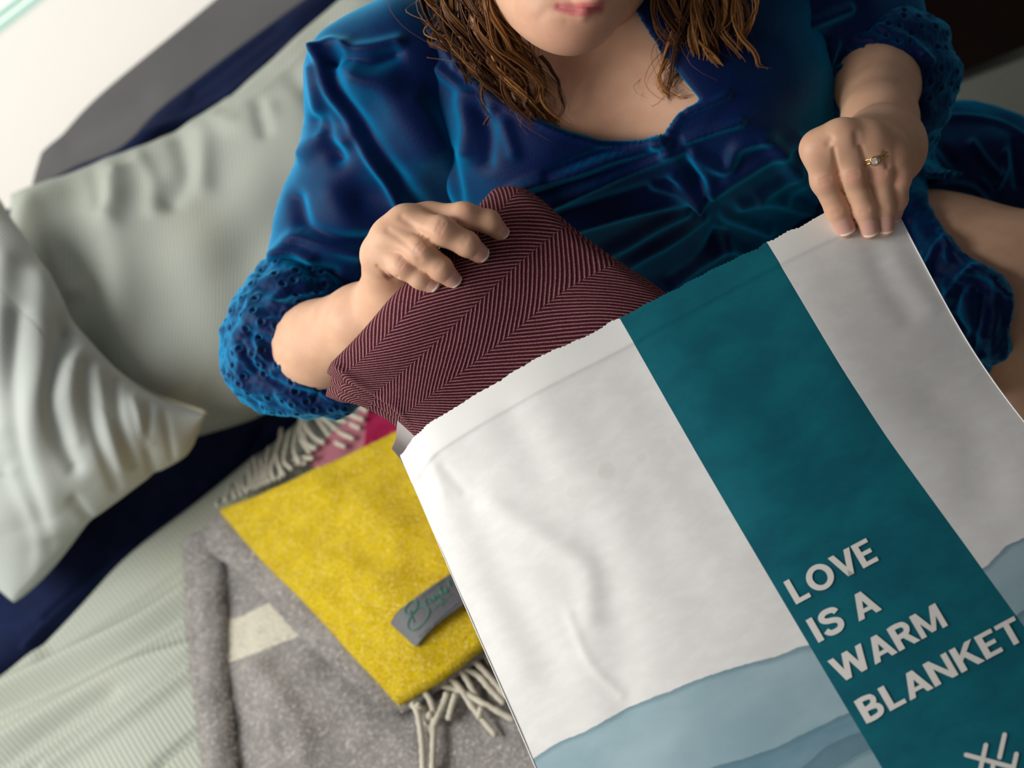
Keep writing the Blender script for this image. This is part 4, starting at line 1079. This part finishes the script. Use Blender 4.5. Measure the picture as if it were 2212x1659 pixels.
# ---- fingernails
def nail(dip, tip, nrm, w, l, back, rd):
    ax = tip - dip; ax /= np.linalg.norm(ax); n_ = nrm - ax * (nrm @ ax); n_ /= np.linalg.norm(n_); bt = np.cross(ax, n_)
    nu_, nv_ = 13, 15; V = []; tn = []; slope = (rd - w) / np.linalg.norm(tip - dip)
    for i in range(nv_):
        t_ = i / (nv_ - 1); tt0 = t_
        for j in range(nu_):
            s__ = -1 + 2 * j / (nu_ - 1)
            wid = (1 - .42 * max(0, (.35 - t_) / .35)**2 - .10 * max(0, (t_ - .8) / .2)**2)
            th = s__ * .95 * wid
            rr = (w + max(0.0, back - tt0 * l) * slope) * 1.03 + .00025
            tt = t_ + .16 * (1 - s__ * s__) * (t_ - .5)
            V.append(tip + ax * (tt * l - back) + n_ * (rr * (math.cos(th) * .92 + .09 - .10 * max(0, tt - .55)**1.5)) + bt * (rr * math.sin(th) * .92)); tn.append(1.0 if t_ > .86 else 0.0)
    link('fingernail', mesh('fingernail', V, gquads(nv_, nu_), None, np.array(tn)), m_nail, pers)
for f, ofs in zip(R_FING[:4], ((.05, .55), (.10, .18), (.12, .15), (.10, .18))):
    dp, tp = P(*f[3][:3]), P(*f[4][:3]); n_ = VW(tp) + UPV * ofs[1] + RGT * ofs[0]
    nail(dp, tp, n_, f[4][3], .0115, .0092, f[3][3])
for f in L_FING[:4]:
    dp, tp = P(*f[3][:3]), P(*f[4][:3]); nail(dp, tp, VW(tp) + RGT * .10 - UPV * .1, f[4][3], .0115, .0090, f[3][3])

# ---- rings on the left hand
f = L_FING[2]; ra, rb = P(*f[0][:3]), P(*f[1][:3]); axr = (rb - ra) / np.linalg.norm(rb - ra)
for tpos, wd_, rr in ((.40, .0010, .0132), (.55, .0009, .0125)):
    c_ = ra + (rb - ra) * tpos; n_ = VW(c_); n_ -= axr * (n_ @ axr); n_ /= np.linalg.norm(n_); bt = np.cross(axr, n_)
    a = np.linspace(0, 2 * np.pi, 49); V, F = tube([c_ + rr * (math.cos(q) * n_ + math.sin(q) * bt) for q in a], wd_, 8, False)
    rg = link('ring', mesh('ring', V, F), m_gold, pers)
gc = c_ + n_ * (rr + .0016) - bt * .0012
if (gc - c_) @ RGT > 0: gc = c_ + n_ * (rr + .0016) + bt * .0012
gc = gc - RGT * .0022
V, F = lathe(gc, n_, [(.0001, .0016), (.0017, .0016), (.0026, .0006), (.0001, -.0022)], 10)
gm = link('gemstone', mesh('gemstone', V, F, smooth=False), m_gem, rg); tag(gm, 'clear round cut stone')
V, F = tube([gc - n_ * .0002 + .0031 * (math.cos(q) * axr + math.sin(q) * bt) for q in np.linspace(0, 2 * np.pi, 25)], .0006, 6, False)
link('halo', mesh('halo', V, F), m_gold, rg)
for q in range(4):
    q = q * math.pi / 2 + .6; d_ = math.cos(q) * axr + math.sin(q) * bt
    V, F = tube([gc + d_ * .0024 - n_ * .002, gc + d_ * .0026 + n_ * .0012, gc + d_ * .0020 + n_ * .0018], .0004, 5)
    link('prong', mesh('prong', V, F), m_gold, rg)

# ---- the dress: bodice, two puffed sleeves, two eyelet cuffs, skirt with an eyelet hem
def poly_sd(x, y, poly):
    d = seg2(x, y, list(poly) + [poly[0]])
    return np.where(inpoly(x, y, poly), -d, d)
def cut(s, poly, zmax, zmin=0):
    X = s.coords(); F = s.F.reshape(-1)
    near = np.abs(F) < .05
    x, y, z = PJ(X[near].astype(float))
    d = poly_sd(x, y, poly) * z / FPX
    f = F[near]; f = np.where((z < zmax) & (z > zmin), np.maximum(f, -d), f); F[near] = f
    s.F = F.reshape(s.F.shape)
def cloth(name, blobs, h, strokes, m, parent, cuts=(), nz=(.06, .0015), eyelets=0, smooth=2, seed=1, ranges=None, fine=0.0, late=()):
    pts = [P(*q[:3]) for b_ in blobs for q in b_[:2]]; R = max(q[3] for b_ in blobs for q in b_[:2])
    s = SDF(np.min(pts, 0) - R - .02, np.max(pts, 0) + R + .02, h)
    for a, b_, k in blobs: s.cone(P(*a[:3]), a[3], P(*b_[:3]), b_[3], k)
    for poly, zmax in cuts: cut(s, poly, zmax)
    V, Q = s.mesh(smooth); del s
    N = vnormals(V, Q)
    V = V + N * (noise3(V, nz[0], seed) * nz[1])[:, None]
    V = sculpt(V, N, strokes)
    if fine: V = V + N * ((noise3(V, .018, seed + 9, 14) + .7 * noise3(V, .009, seed + 19, 18)) * fine)[:, None]
    tn = np.zeros(len(V))
    if eyelets:
        r = np.random.default_rng(seed); cand = np.nonzero((N * np.array([VW(V.mean(0))])).sum(1) > .15)[0]
        cs = []
        for k in r.permutation(cand):
            if all(np.linalg.norm(V[k] - c_) > .0085 for c_ in cs): cs.append(V[k])
            if len(cs) >= eyelets: break
        off = np.zeros(len(V))
        for c_ in cs:
            d = np.sqrt(((V - c_)**2).sum(1)); rr = r.uniform(.0020, .0028)
            off += .0011 * np.exp(-((d - rr - .0012) / .0011)**2) - .0016 * np.exp(-(d / (rr * .8))**2)
            tn = np.maximum(tn, 1 / (1 + np.exp((d - rr * .62) / .0003)))
        V = V + N * off[:, None]
    o = link(name, mesh(name, V, Q, None, tn), m, parent)
    return o
NECK = [(915, -300), (922, 20), (940, 75), (985, 132), (1040, 186), (1130, 243), (1220, 283), (1300, 302), (1380, 304), (1438, 300), (1449, 278), (1462, 256), (1482, 238), (1515, 216),
        (1490, 185), (1428, 116), (1396, 58), (1373, 8), (1360, -40), (1350, -300)]
G_ = .010
bod = [[(*a[:3], a[3] + G_), (*b_[:3], b_[3] + G_), k] for a, b_, k in TOR[:-1]]
bod += [[(1420, 640, 1.44, .120), (1640, 570, 1.43, .120), .06], [(1010, 300, 1.225, .05), (1040, 420, 1.26, .05), .05]]
bst = [([(1040, 470), (1133, 402), (1250, 368), (1331, 337), (1438, 306)], 8, .006), ([(1100, 480), (1203, 436), (1250, 414), (1358, 364), (1446, 330)], 8, .006),
       ([(1180, 505), (1250, 486), (1386, 448), (1510, 418)], 8, .006), ([(1413, 404), (1467, 409), (1513, 420)], 7, .005), ([(1455, 385), (1480, 395), (1513, 418)], 7, .005),
       ([(1300, 545), (1345, 524), (1399, 492), (1482, 451)], 9, .006), ([(1330, 585), (1367, 559), (1440, 519), (1518, 464)], 8, .006), ([(1400, 640), (1440, 616), (1494, 573), (1562, 530)], 10, .007),
       ([(1450, 600), (1520, 545), (1560, 500)], 7, -.005), ([(1562, 464), (1610, 478), (1657, 497)], 8, .005), ([(1600, 440), (1654, 432), (1752, 456)], 8, .005), ([(1555, 486), (1576, 524), (1613, 545)], 8, .005),
       ([(1483, 302), (1530, 285), (1600, 264)], 6, .004), ([(1500, 330), (1570, 361), (1590, 320), (1640, 300)], 9, .005), ([(1470, 330), (1520, 370), (1545, 410)], 9, .004), ([(1560, 400), (1640, 350), (1720, 300)], 9, .005),
       ([(1522, 428), (1536, 414), (1528, 405)], 9, .007), ([(1540, 430), (1550, 470), (1545, 520)], 12, -.003), ([(1480, 340), (1500, 380), (1518, 400)], 9, -.006),
       ([(985, 140), (1040, 194), (1130, 251), (1220, 291), (1300, 311), (1438, 308)], 4, .0022), ([(1446, 290), (1462, 262), (1484, 244), (1530, 224), (1570, 206)], 5, .003),
       ([(1000, 215), (1010, 280), (1005, 330)], 12, .004), ([(1040, 230), (1055, 300), (1050, 350)], 12, -.004), ([(1090, 270), (1110, 330)], 10, .003), ([(970, 330), (985, 400), (995, 470)], 9, -.003),
       ([(1180, 380), (1300, 330), (1400, 318)], 6, -.004), ([(1150, 430), (1300, 380), (1420, 335)], 6, -.005), ([(1200, 470), (1330, 430), (1450, 395)], 10, -.004), ([(1660, 300), (1720, 380), (1760, 420)], 12, .006),
       ([(1640, 420), (1700, 380), (1730, 330)], 8, .005), ([(1690, 430), (1735, 380)], 6, .004), ([(930, 70), (985, 142)], 5, .003), ([(950, 150), (1000, 190), (1060, 230)], 10, .004), ([(1430, 130), (1390, 50), (1372, 0)], 5, .003)]
bst = [(a, w * 1.5, h * 1.25) for a, w, h in bst]
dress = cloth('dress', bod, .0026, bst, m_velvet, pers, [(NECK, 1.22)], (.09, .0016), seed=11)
RS = [[(770, 165, 1.135, .038), (880, 120, 1.135, .050), .03], [(770, 165, 1.135, .038), (762, 255, 1.165, .032), .03], [(880, 140, 1.14, .05), (880, 300, 1.165, .056), .03],
      [(762, 255, 1.165, .032), (768, 390, 1.19, .049), .03], [(880, 300, 1.165, .056), (900, 420, 1.20, .044), .03], [(768, 390, 1.19, .049), (740, 490, 1.20, .050), .03],
      [(900, 420, 1.20, .044), (850, 540, 1.22, .046), .03], [(740, 490, 1.20, .050), (680, 572, 1.20, .042), .03], [(850, 540, 1.22, .046), (740, 600, 1.22, .042), .03]]
rst = [([(688, 112), (704, 185), (756, 265), (820, 368), (884, 474)], 8, .0085), ([(712, 150), (735, 210), (790, 290), (850, 380), (915, 470)], 16, -.010), ([(690, 112), (715, 96), (745, 98)], 9, .008),
       ([(712, 130), (735, 118)], 9, -.010), ([(760, 130), (800, 140), (850, 120)], 12, -.008), ([(770, 160), (830, 185), (880, 260), (925, 320)], 26, .013), ([(900, 210), (960, 320), (985, 430)], 16, .006),
       ([(740, 110), (790, 105), (860, 90)], 9, .007), ([(672, 150), (684, 230), (700, 290)], 8, .005), ([(690, 262), (715, 300), (730, 340)], 12, -.008), ([(655, 330), (700, 300), (745, 300)], 14, .008),
       ([(640, 430), (660, 490), (720, 520), (800, 520)], 12, -.008), ([(605, 545), (640, 510), (700, 525), (780, 545), (880, 540)], 11, .008), ([(588, 600), (600, 560), (640, 545), (670, 560)], 9, .009),
       ([(620, 575), (660, 580), (720, 590)], 9, -.006), ([(720, 420), (760, 480), (850, 490)], 22, .005), ([(800, 560), (880, 520)], 12, -.006), ([(790, 420), (840, 400)], 26, -.005), ([(800, 330), (860, 420)], 24, .005)]
rst = [(a, w * 1.55, h * .9) for a, w, h in rst]
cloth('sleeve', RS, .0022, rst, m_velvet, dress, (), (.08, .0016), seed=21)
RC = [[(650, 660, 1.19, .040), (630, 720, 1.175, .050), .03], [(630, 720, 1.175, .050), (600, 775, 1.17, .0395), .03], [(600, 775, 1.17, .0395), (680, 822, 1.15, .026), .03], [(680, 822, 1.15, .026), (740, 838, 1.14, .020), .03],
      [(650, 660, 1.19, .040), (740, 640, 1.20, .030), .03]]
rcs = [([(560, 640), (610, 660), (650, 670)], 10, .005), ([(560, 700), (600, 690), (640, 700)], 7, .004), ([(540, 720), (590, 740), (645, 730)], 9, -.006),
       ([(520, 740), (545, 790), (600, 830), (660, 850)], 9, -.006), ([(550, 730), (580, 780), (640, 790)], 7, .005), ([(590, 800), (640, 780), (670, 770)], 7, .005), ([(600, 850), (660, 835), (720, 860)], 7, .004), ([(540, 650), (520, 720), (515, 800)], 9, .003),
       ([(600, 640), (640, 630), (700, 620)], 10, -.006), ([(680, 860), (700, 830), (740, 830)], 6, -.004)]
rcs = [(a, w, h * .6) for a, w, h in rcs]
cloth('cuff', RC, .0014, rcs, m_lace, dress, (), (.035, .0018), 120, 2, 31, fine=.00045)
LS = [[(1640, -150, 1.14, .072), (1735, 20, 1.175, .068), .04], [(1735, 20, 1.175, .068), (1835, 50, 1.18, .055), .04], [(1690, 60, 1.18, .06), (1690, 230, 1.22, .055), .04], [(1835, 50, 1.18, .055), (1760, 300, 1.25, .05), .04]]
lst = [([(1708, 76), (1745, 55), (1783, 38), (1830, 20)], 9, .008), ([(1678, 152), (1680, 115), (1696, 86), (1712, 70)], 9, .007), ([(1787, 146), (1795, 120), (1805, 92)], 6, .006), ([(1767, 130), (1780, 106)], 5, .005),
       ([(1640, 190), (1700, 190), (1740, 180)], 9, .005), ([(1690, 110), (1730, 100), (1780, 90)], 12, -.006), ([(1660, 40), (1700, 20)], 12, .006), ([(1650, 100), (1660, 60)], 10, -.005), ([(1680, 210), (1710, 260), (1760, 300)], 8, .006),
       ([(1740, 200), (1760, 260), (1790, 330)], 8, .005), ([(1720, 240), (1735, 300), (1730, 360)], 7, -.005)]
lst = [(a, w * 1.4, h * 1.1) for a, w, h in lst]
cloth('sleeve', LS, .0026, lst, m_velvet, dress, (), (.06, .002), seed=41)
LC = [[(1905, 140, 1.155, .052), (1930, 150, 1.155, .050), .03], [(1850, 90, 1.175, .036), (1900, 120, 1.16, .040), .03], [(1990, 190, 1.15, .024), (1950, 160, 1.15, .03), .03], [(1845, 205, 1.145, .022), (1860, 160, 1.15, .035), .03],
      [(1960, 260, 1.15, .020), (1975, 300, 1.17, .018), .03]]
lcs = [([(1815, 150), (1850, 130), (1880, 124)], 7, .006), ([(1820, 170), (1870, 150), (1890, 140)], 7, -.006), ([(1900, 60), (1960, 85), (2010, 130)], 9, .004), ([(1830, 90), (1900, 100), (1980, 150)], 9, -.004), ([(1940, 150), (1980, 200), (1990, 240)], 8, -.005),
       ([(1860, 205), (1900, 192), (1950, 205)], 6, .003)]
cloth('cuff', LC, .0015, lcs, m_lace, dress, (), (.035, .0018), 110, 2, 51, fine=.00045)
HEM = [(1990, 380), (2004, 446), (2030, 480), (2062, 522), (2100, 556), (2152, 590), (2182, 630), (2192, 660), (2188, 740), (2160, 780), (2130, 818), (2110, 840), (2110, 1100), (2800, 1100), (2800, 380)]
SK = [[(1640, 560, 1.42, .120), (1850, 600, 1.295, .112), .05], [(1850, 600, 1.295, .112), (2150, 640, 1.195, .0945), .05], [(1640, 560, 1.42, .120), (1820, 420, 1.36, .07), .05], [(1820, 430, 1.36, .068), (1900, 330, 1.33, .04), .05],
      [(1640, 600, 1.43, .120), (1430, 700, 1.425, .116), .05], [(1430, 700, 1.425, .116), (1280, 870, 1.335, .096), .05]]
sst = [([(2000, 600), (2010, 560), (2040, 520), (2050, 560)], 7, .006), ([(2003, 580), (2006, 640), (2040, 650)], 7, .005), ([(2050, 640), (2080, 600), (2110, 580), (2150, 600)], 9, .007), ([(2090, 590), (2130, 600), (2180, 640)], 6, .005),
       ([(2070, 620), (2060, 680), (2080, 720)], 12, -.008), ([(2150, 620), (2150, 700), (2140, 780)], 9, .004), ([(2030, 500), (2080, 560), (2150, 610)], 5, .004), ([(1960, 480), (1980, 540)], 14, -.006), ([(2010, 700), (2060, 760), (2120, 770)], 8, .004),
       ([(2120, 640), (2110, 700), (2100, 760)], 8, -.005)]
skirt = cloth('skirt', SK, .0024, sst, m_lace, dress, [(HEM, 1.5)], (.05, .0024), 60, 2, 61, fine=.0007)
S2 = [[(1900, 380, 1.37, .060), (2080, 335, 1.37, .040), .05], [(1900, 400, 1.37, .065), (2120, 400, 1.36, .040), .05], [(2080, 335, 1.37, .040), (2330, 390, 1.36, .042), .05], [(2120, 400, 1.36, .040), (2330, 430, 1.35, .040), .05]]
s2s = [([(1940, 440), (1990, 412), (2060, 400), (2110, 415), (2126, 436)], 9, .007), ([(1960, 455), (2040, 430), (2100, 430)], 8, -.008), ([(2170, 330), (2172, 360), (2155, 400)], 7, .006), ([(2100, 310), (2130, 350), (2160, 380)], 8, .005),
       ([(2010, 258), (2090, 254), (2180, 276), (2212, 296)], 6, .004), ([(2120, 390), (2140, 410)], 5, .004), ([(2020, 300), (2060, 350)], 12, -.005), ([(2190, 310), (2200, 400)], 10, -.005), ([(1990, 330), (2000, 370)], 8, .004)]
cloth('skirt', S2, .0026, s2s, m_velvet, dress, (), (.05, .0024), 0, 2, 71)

# ---- hair: a crown on the head and wavy locks falling over both shoulders
def strands(guides, rs):
    V, F, T = [], [], []; nv = 0
    for g in guides:
        pts, n, spread, rad, wav = g[:5]; gold = g[5] if len(g) > 5 else .35
        base = np.array([P(*q) for q in pts]); nseg = 36
        B0_ = spline(base, nseg); tt = np.linspace(0, 1, nseg)
        for i in range(n):
            if i % (g[6] if len(g) > 6 else 9) == 0:
                L1, L2, L3 = rs.normal(0, 1, 3); Lp = rs.uniform(0, 6.28); Lf = rs.uniform(1.8, 3.4); La = wav * rs.uniform(1.0, 2.6); Lt = rs.beta(1.2, 1.6); Lg = rs.normal(gold - .25, .30); Le = rs.uniform(.84, 1.0); Lc = rs.uniform(.3, 1.0) * rs.choice([-1, 1])
            jt = .0013 * (.6 + 1.1 * np.abs(tt - .45))
            o1, o2, o3 = rs.normal(0, 1, 3)
            ph = Lp + rs.normal(0, .22)
            off = (RGT[None] * L1 + UPV[None] * L2 * .5 - FWD[None] * L3 * .7) * (spread * (1 - .35 * tt))[:, None] + (RGT[None] * o1 + UPV[None] * o2 * .6 - FWD[None] * o3) * jt[:, None]
            env = La * (.2 + 1.0 * tt)
            wv = np.sin(tt * Lf * 6.28 + ph) * env; wz = np.cos(tt * Lf * 6.28 + ph) * env
            curl = np.clip((tt - .82) / .18, 0, 1)**2 * .012 * Lc * min(1, wav / .004)
            t_end = min(1.0, Le + rs.normal(0, .03)); q = B0_ + off + RGT * (wv + curl)[:, None] - FWD * (wz * .8)[:, None] + UPV * (np.abs(curl) * .5)[:, None]
            q = q[:max(8, int(nseg * t_end))]; m_ = len(q)
            r_ = rad * rs.uniform(.5, 1.35) * np.interp(np.linspace(0, 1, m_), [0, .6, 1], [1, .9, .12])
            v_, f_ = tube(q, r_, 4, False)
            V.append(v_); F.append(np.array(f_) + nv); nv += len(v_)
            tone = np.clip(Lt + rs.normal(0, .15), 0, 1); gl = max(0, Lg + rs.normal(0, .10))
            T.append(np.tile([tone, min(1.0, gl), 0], (len(v_), 1)))
    return np.vstack(V), np.vstack(F), np.vstack(T)
rs = np.random.default_rng(5)
LG = [([(985, -330, 1.06), (955, -120, 1.035), (950, 0, 1.035), (985, 80, 1.05), (1040, 160, 1.075), (1075, 230, 1.095), (1105, 320, 1.110)], 60, .0085, .0011, .005),
      ([(1030, -330, 1.03), (995, -110, 1.02), (1005, 10, 1.02), (1040, 105, 1.04), (1078, 190, 1.065), (1110, 265, 1.085), (1140, 345, 1.100)], 75, .0080, .0011, .005, .45),
      ([(1060, -330, 1.01), (1035, -110, 1.00), (1050, 15, 1.005), (1082, 105, 1.025), (1120, 180, 1.05), (1152, 250, 1.07), (1185, 350, 1.090)], 75, .0075, .0011, .0045, .5),
      ([(1085, -330, .99), (1065, -110, .985), (1075, 5, .99), (1100, 70, 1.01), (1140, 125, 1.035), (1185, 180, 1.055), (1208, 232, 1.065), (1205, 265, 1.07)], 26, .0035, .0009, .003, .5),
      ([(1040, -100, .99), (1068, 30, .995), (1105, 110, 1.02), (1150, 165, 1.04), (1190, 240, 1.06), (1212, 285, 1.07)], 12, .003, .0009, .004, .6),
      ([(1045, -60, .985), (1060, 40, .99), (1090, 100, 1.01), (1128, 140, 1.03), (1160, 210, 1.055), (1150, 260, 1.065), (1175, 300, 1.075)], 14, .002, .0010, .003, .9),
      ([(1090, 190, 1.06), (1085, 235, 1.075), (1058, 252, 1.08), (1044, 280, 1.085), (1062, 306, 1.09), (1095, 303, 1.09), (1112, 268, 1.085), (1110, 225, 1.075)], 5, .0010, .0008, .001, .2),
      ([(1130, 190, 1.05), (1138, 235, 1.06), (1150, 270, 1.07), (1172, 288, 1.075)], 8, .0018, .0009, .002, .2),
      ([(1165, 120, 1.03), (1195, 160, 1.045), (1210, 210, 1.06), (1212, 240, 1.065), (1200, 268, 1.07)], 5, .0012, .0008, .001, .3),
      ([(940, -120, 1.05), (935, 0, 1.05), (955, 70, 1.06), (1000, 120, 1.075), (1050, 190, 1.09)], 18, .005, .0008, .006, .3)]
RG = [([(1480, -330, 1.06), (1490, -100, 1.035), (1485, 20, 1.035), (1470, 90, 1.05), (1450, 150, 1.06), (1432, 200, 1.07), (1448, 228, 1.075), (1476, 212, 1.075), (1482, 170, 1.07)], 55, .0055, .0011, .0035, .5),
      ([(1540, -330, 1.06), (1540, -100, 1.03), (1535, 15, 1.03), (1520, 90, 1.045), (1500, 150, 1.06), (1490, 195, 1.07), (1510, 215, 1.075), (1530, 190, 1.075)], 60, .0075, .0011, .004, .4),
      ([(1590, -330, 1.07), (1585, -100, 1.04), (1580, 10, 1.035), (1560, 80, 1.045), (1555, 140, 1.06), (1590, 205, 1.075)], 60, .0080, .0011, .005, .4),
      ([(1610, -300, 1.06), (1605, -80, 1.035), (1592, 30, 1.03), (1608, 85, 1.04), (1632, 118, 1.05), (1640, 146, 1.055), (1664, 152, 1.058), (1656, 160, 1.058), (1640, 160, 1.058)], 10, .0015, .0010, .0012, 1.1),
      ([(1430, -330, 1.05), (1440, -110, 1.02), (1440, 0, 1.025), (1455, 60, 1.04), (1478, 120, 1.06), (1500, 180, 1.07), (1470, 228, 1.08)], 30, .0050, .0010, .004, .5),
      ([(1500, -60, 1.03), (1510, 40, 1.035), (1535, 110, 1.045), (1560, 170, 1.06), (1580, 195, 1.065)], 14, .002, .0010, .003, 1.0),
      ([(1330, -60, 1.02), (1310, 0, 1.03), (1312, 30, 1.04), (1335, 40, 1.045), (1350, 15, 1.045), (1345, -30, 1.04)], 9, .0018, .0009, .0012, .7)]
FLY = [(g[0], max(4, g[1] // 4), g[2] * 1.5, .00045, g[4] * 1.6, .45, 1) for g in LG[:4] + LG[9:] + RG[:3] + RG[4:5]]
V, F, T = strands(LG + RG + FLY, rs)
hair = link('hair', mesh('hair', V, F, None, T), m_hair, pers)
pts = [HEADC - .16, HEADC + .16]
H = SDF(HEADC - .17, HEADC + .17, .004)
H.ell(HEADC + fu * .018 - fd * .016, [fs * .092, fu * .096, fd * .098], .02)
for sx_ in (-1, 1): H.ell(HEADC + fs * .070 * sx_ - fu * .055 - fd * .03, [fs * .030, fu * .085, fd * .045], .03)
H.ell(HEADC - fd * .06 - fu * .06, [fs * .07, fu * .10, fd * .05], .03)
H.ell(HEADC + fd * .085 - fu * .035, [fs * .060, fu * .085, fd * .060], .02, True)
V, Q = H.mesh(2); N = vnormals(V, Q); V = V + N * (np.sin((V - HEADC) @ fs * 900 + noise3(V, .05, 3) * 2) * .0012)[:, None]
link('hair_crown', mesh('hair_crown', V, Q, None, np.tile([.45, .1, 0], (len(V), 1))), m_hair, hair)

# lowered eyelids with lashes, and eyebrows
for sx_ in (-1, 1):
    q_ = P(1262, -130, .955) + fs * .031 * sx_; w_ = V2 - q_; near_ = (np.abs(w_ @ fs) < .006) & (np.abs(w_ @ fu) < .006)
    ec = q_ + fd * ((w_[near_] @ fd).max() - .0062)
    q = spline([ec + fs * t_ * .0135 - fu * (.0045 - .004 * t_ * t_ * 1.0) + fd * (.0072 - .0055 * t_ * t_) for t_ in np.linspace(-1, 1, 9)], 30)
    V, F = tube(q, .0009, 6); link('eyelash', mesh('eyelash', V, F, None, np.tile([0., 0, 0], (len(V), 1))), m_hair, hair)
    q = spline([ec + fs * (t_ * .019 + .002 * sx_) + fu * (.019 + .003 * (1 - t_ * t_)) + fd * (.0095 - .006 * t_ * t_) for t_ in np.linspace(-1, 1, 9)], 30)
    V, F = tube(q, .0024 * np.sin(np.linspace(.35, 2.8, 30)), 6); link('eyebrow', mesh('eyebrow', V, F, None, np.tile([.4, 0, 0], (len(V), 1))), m_hair, hair)
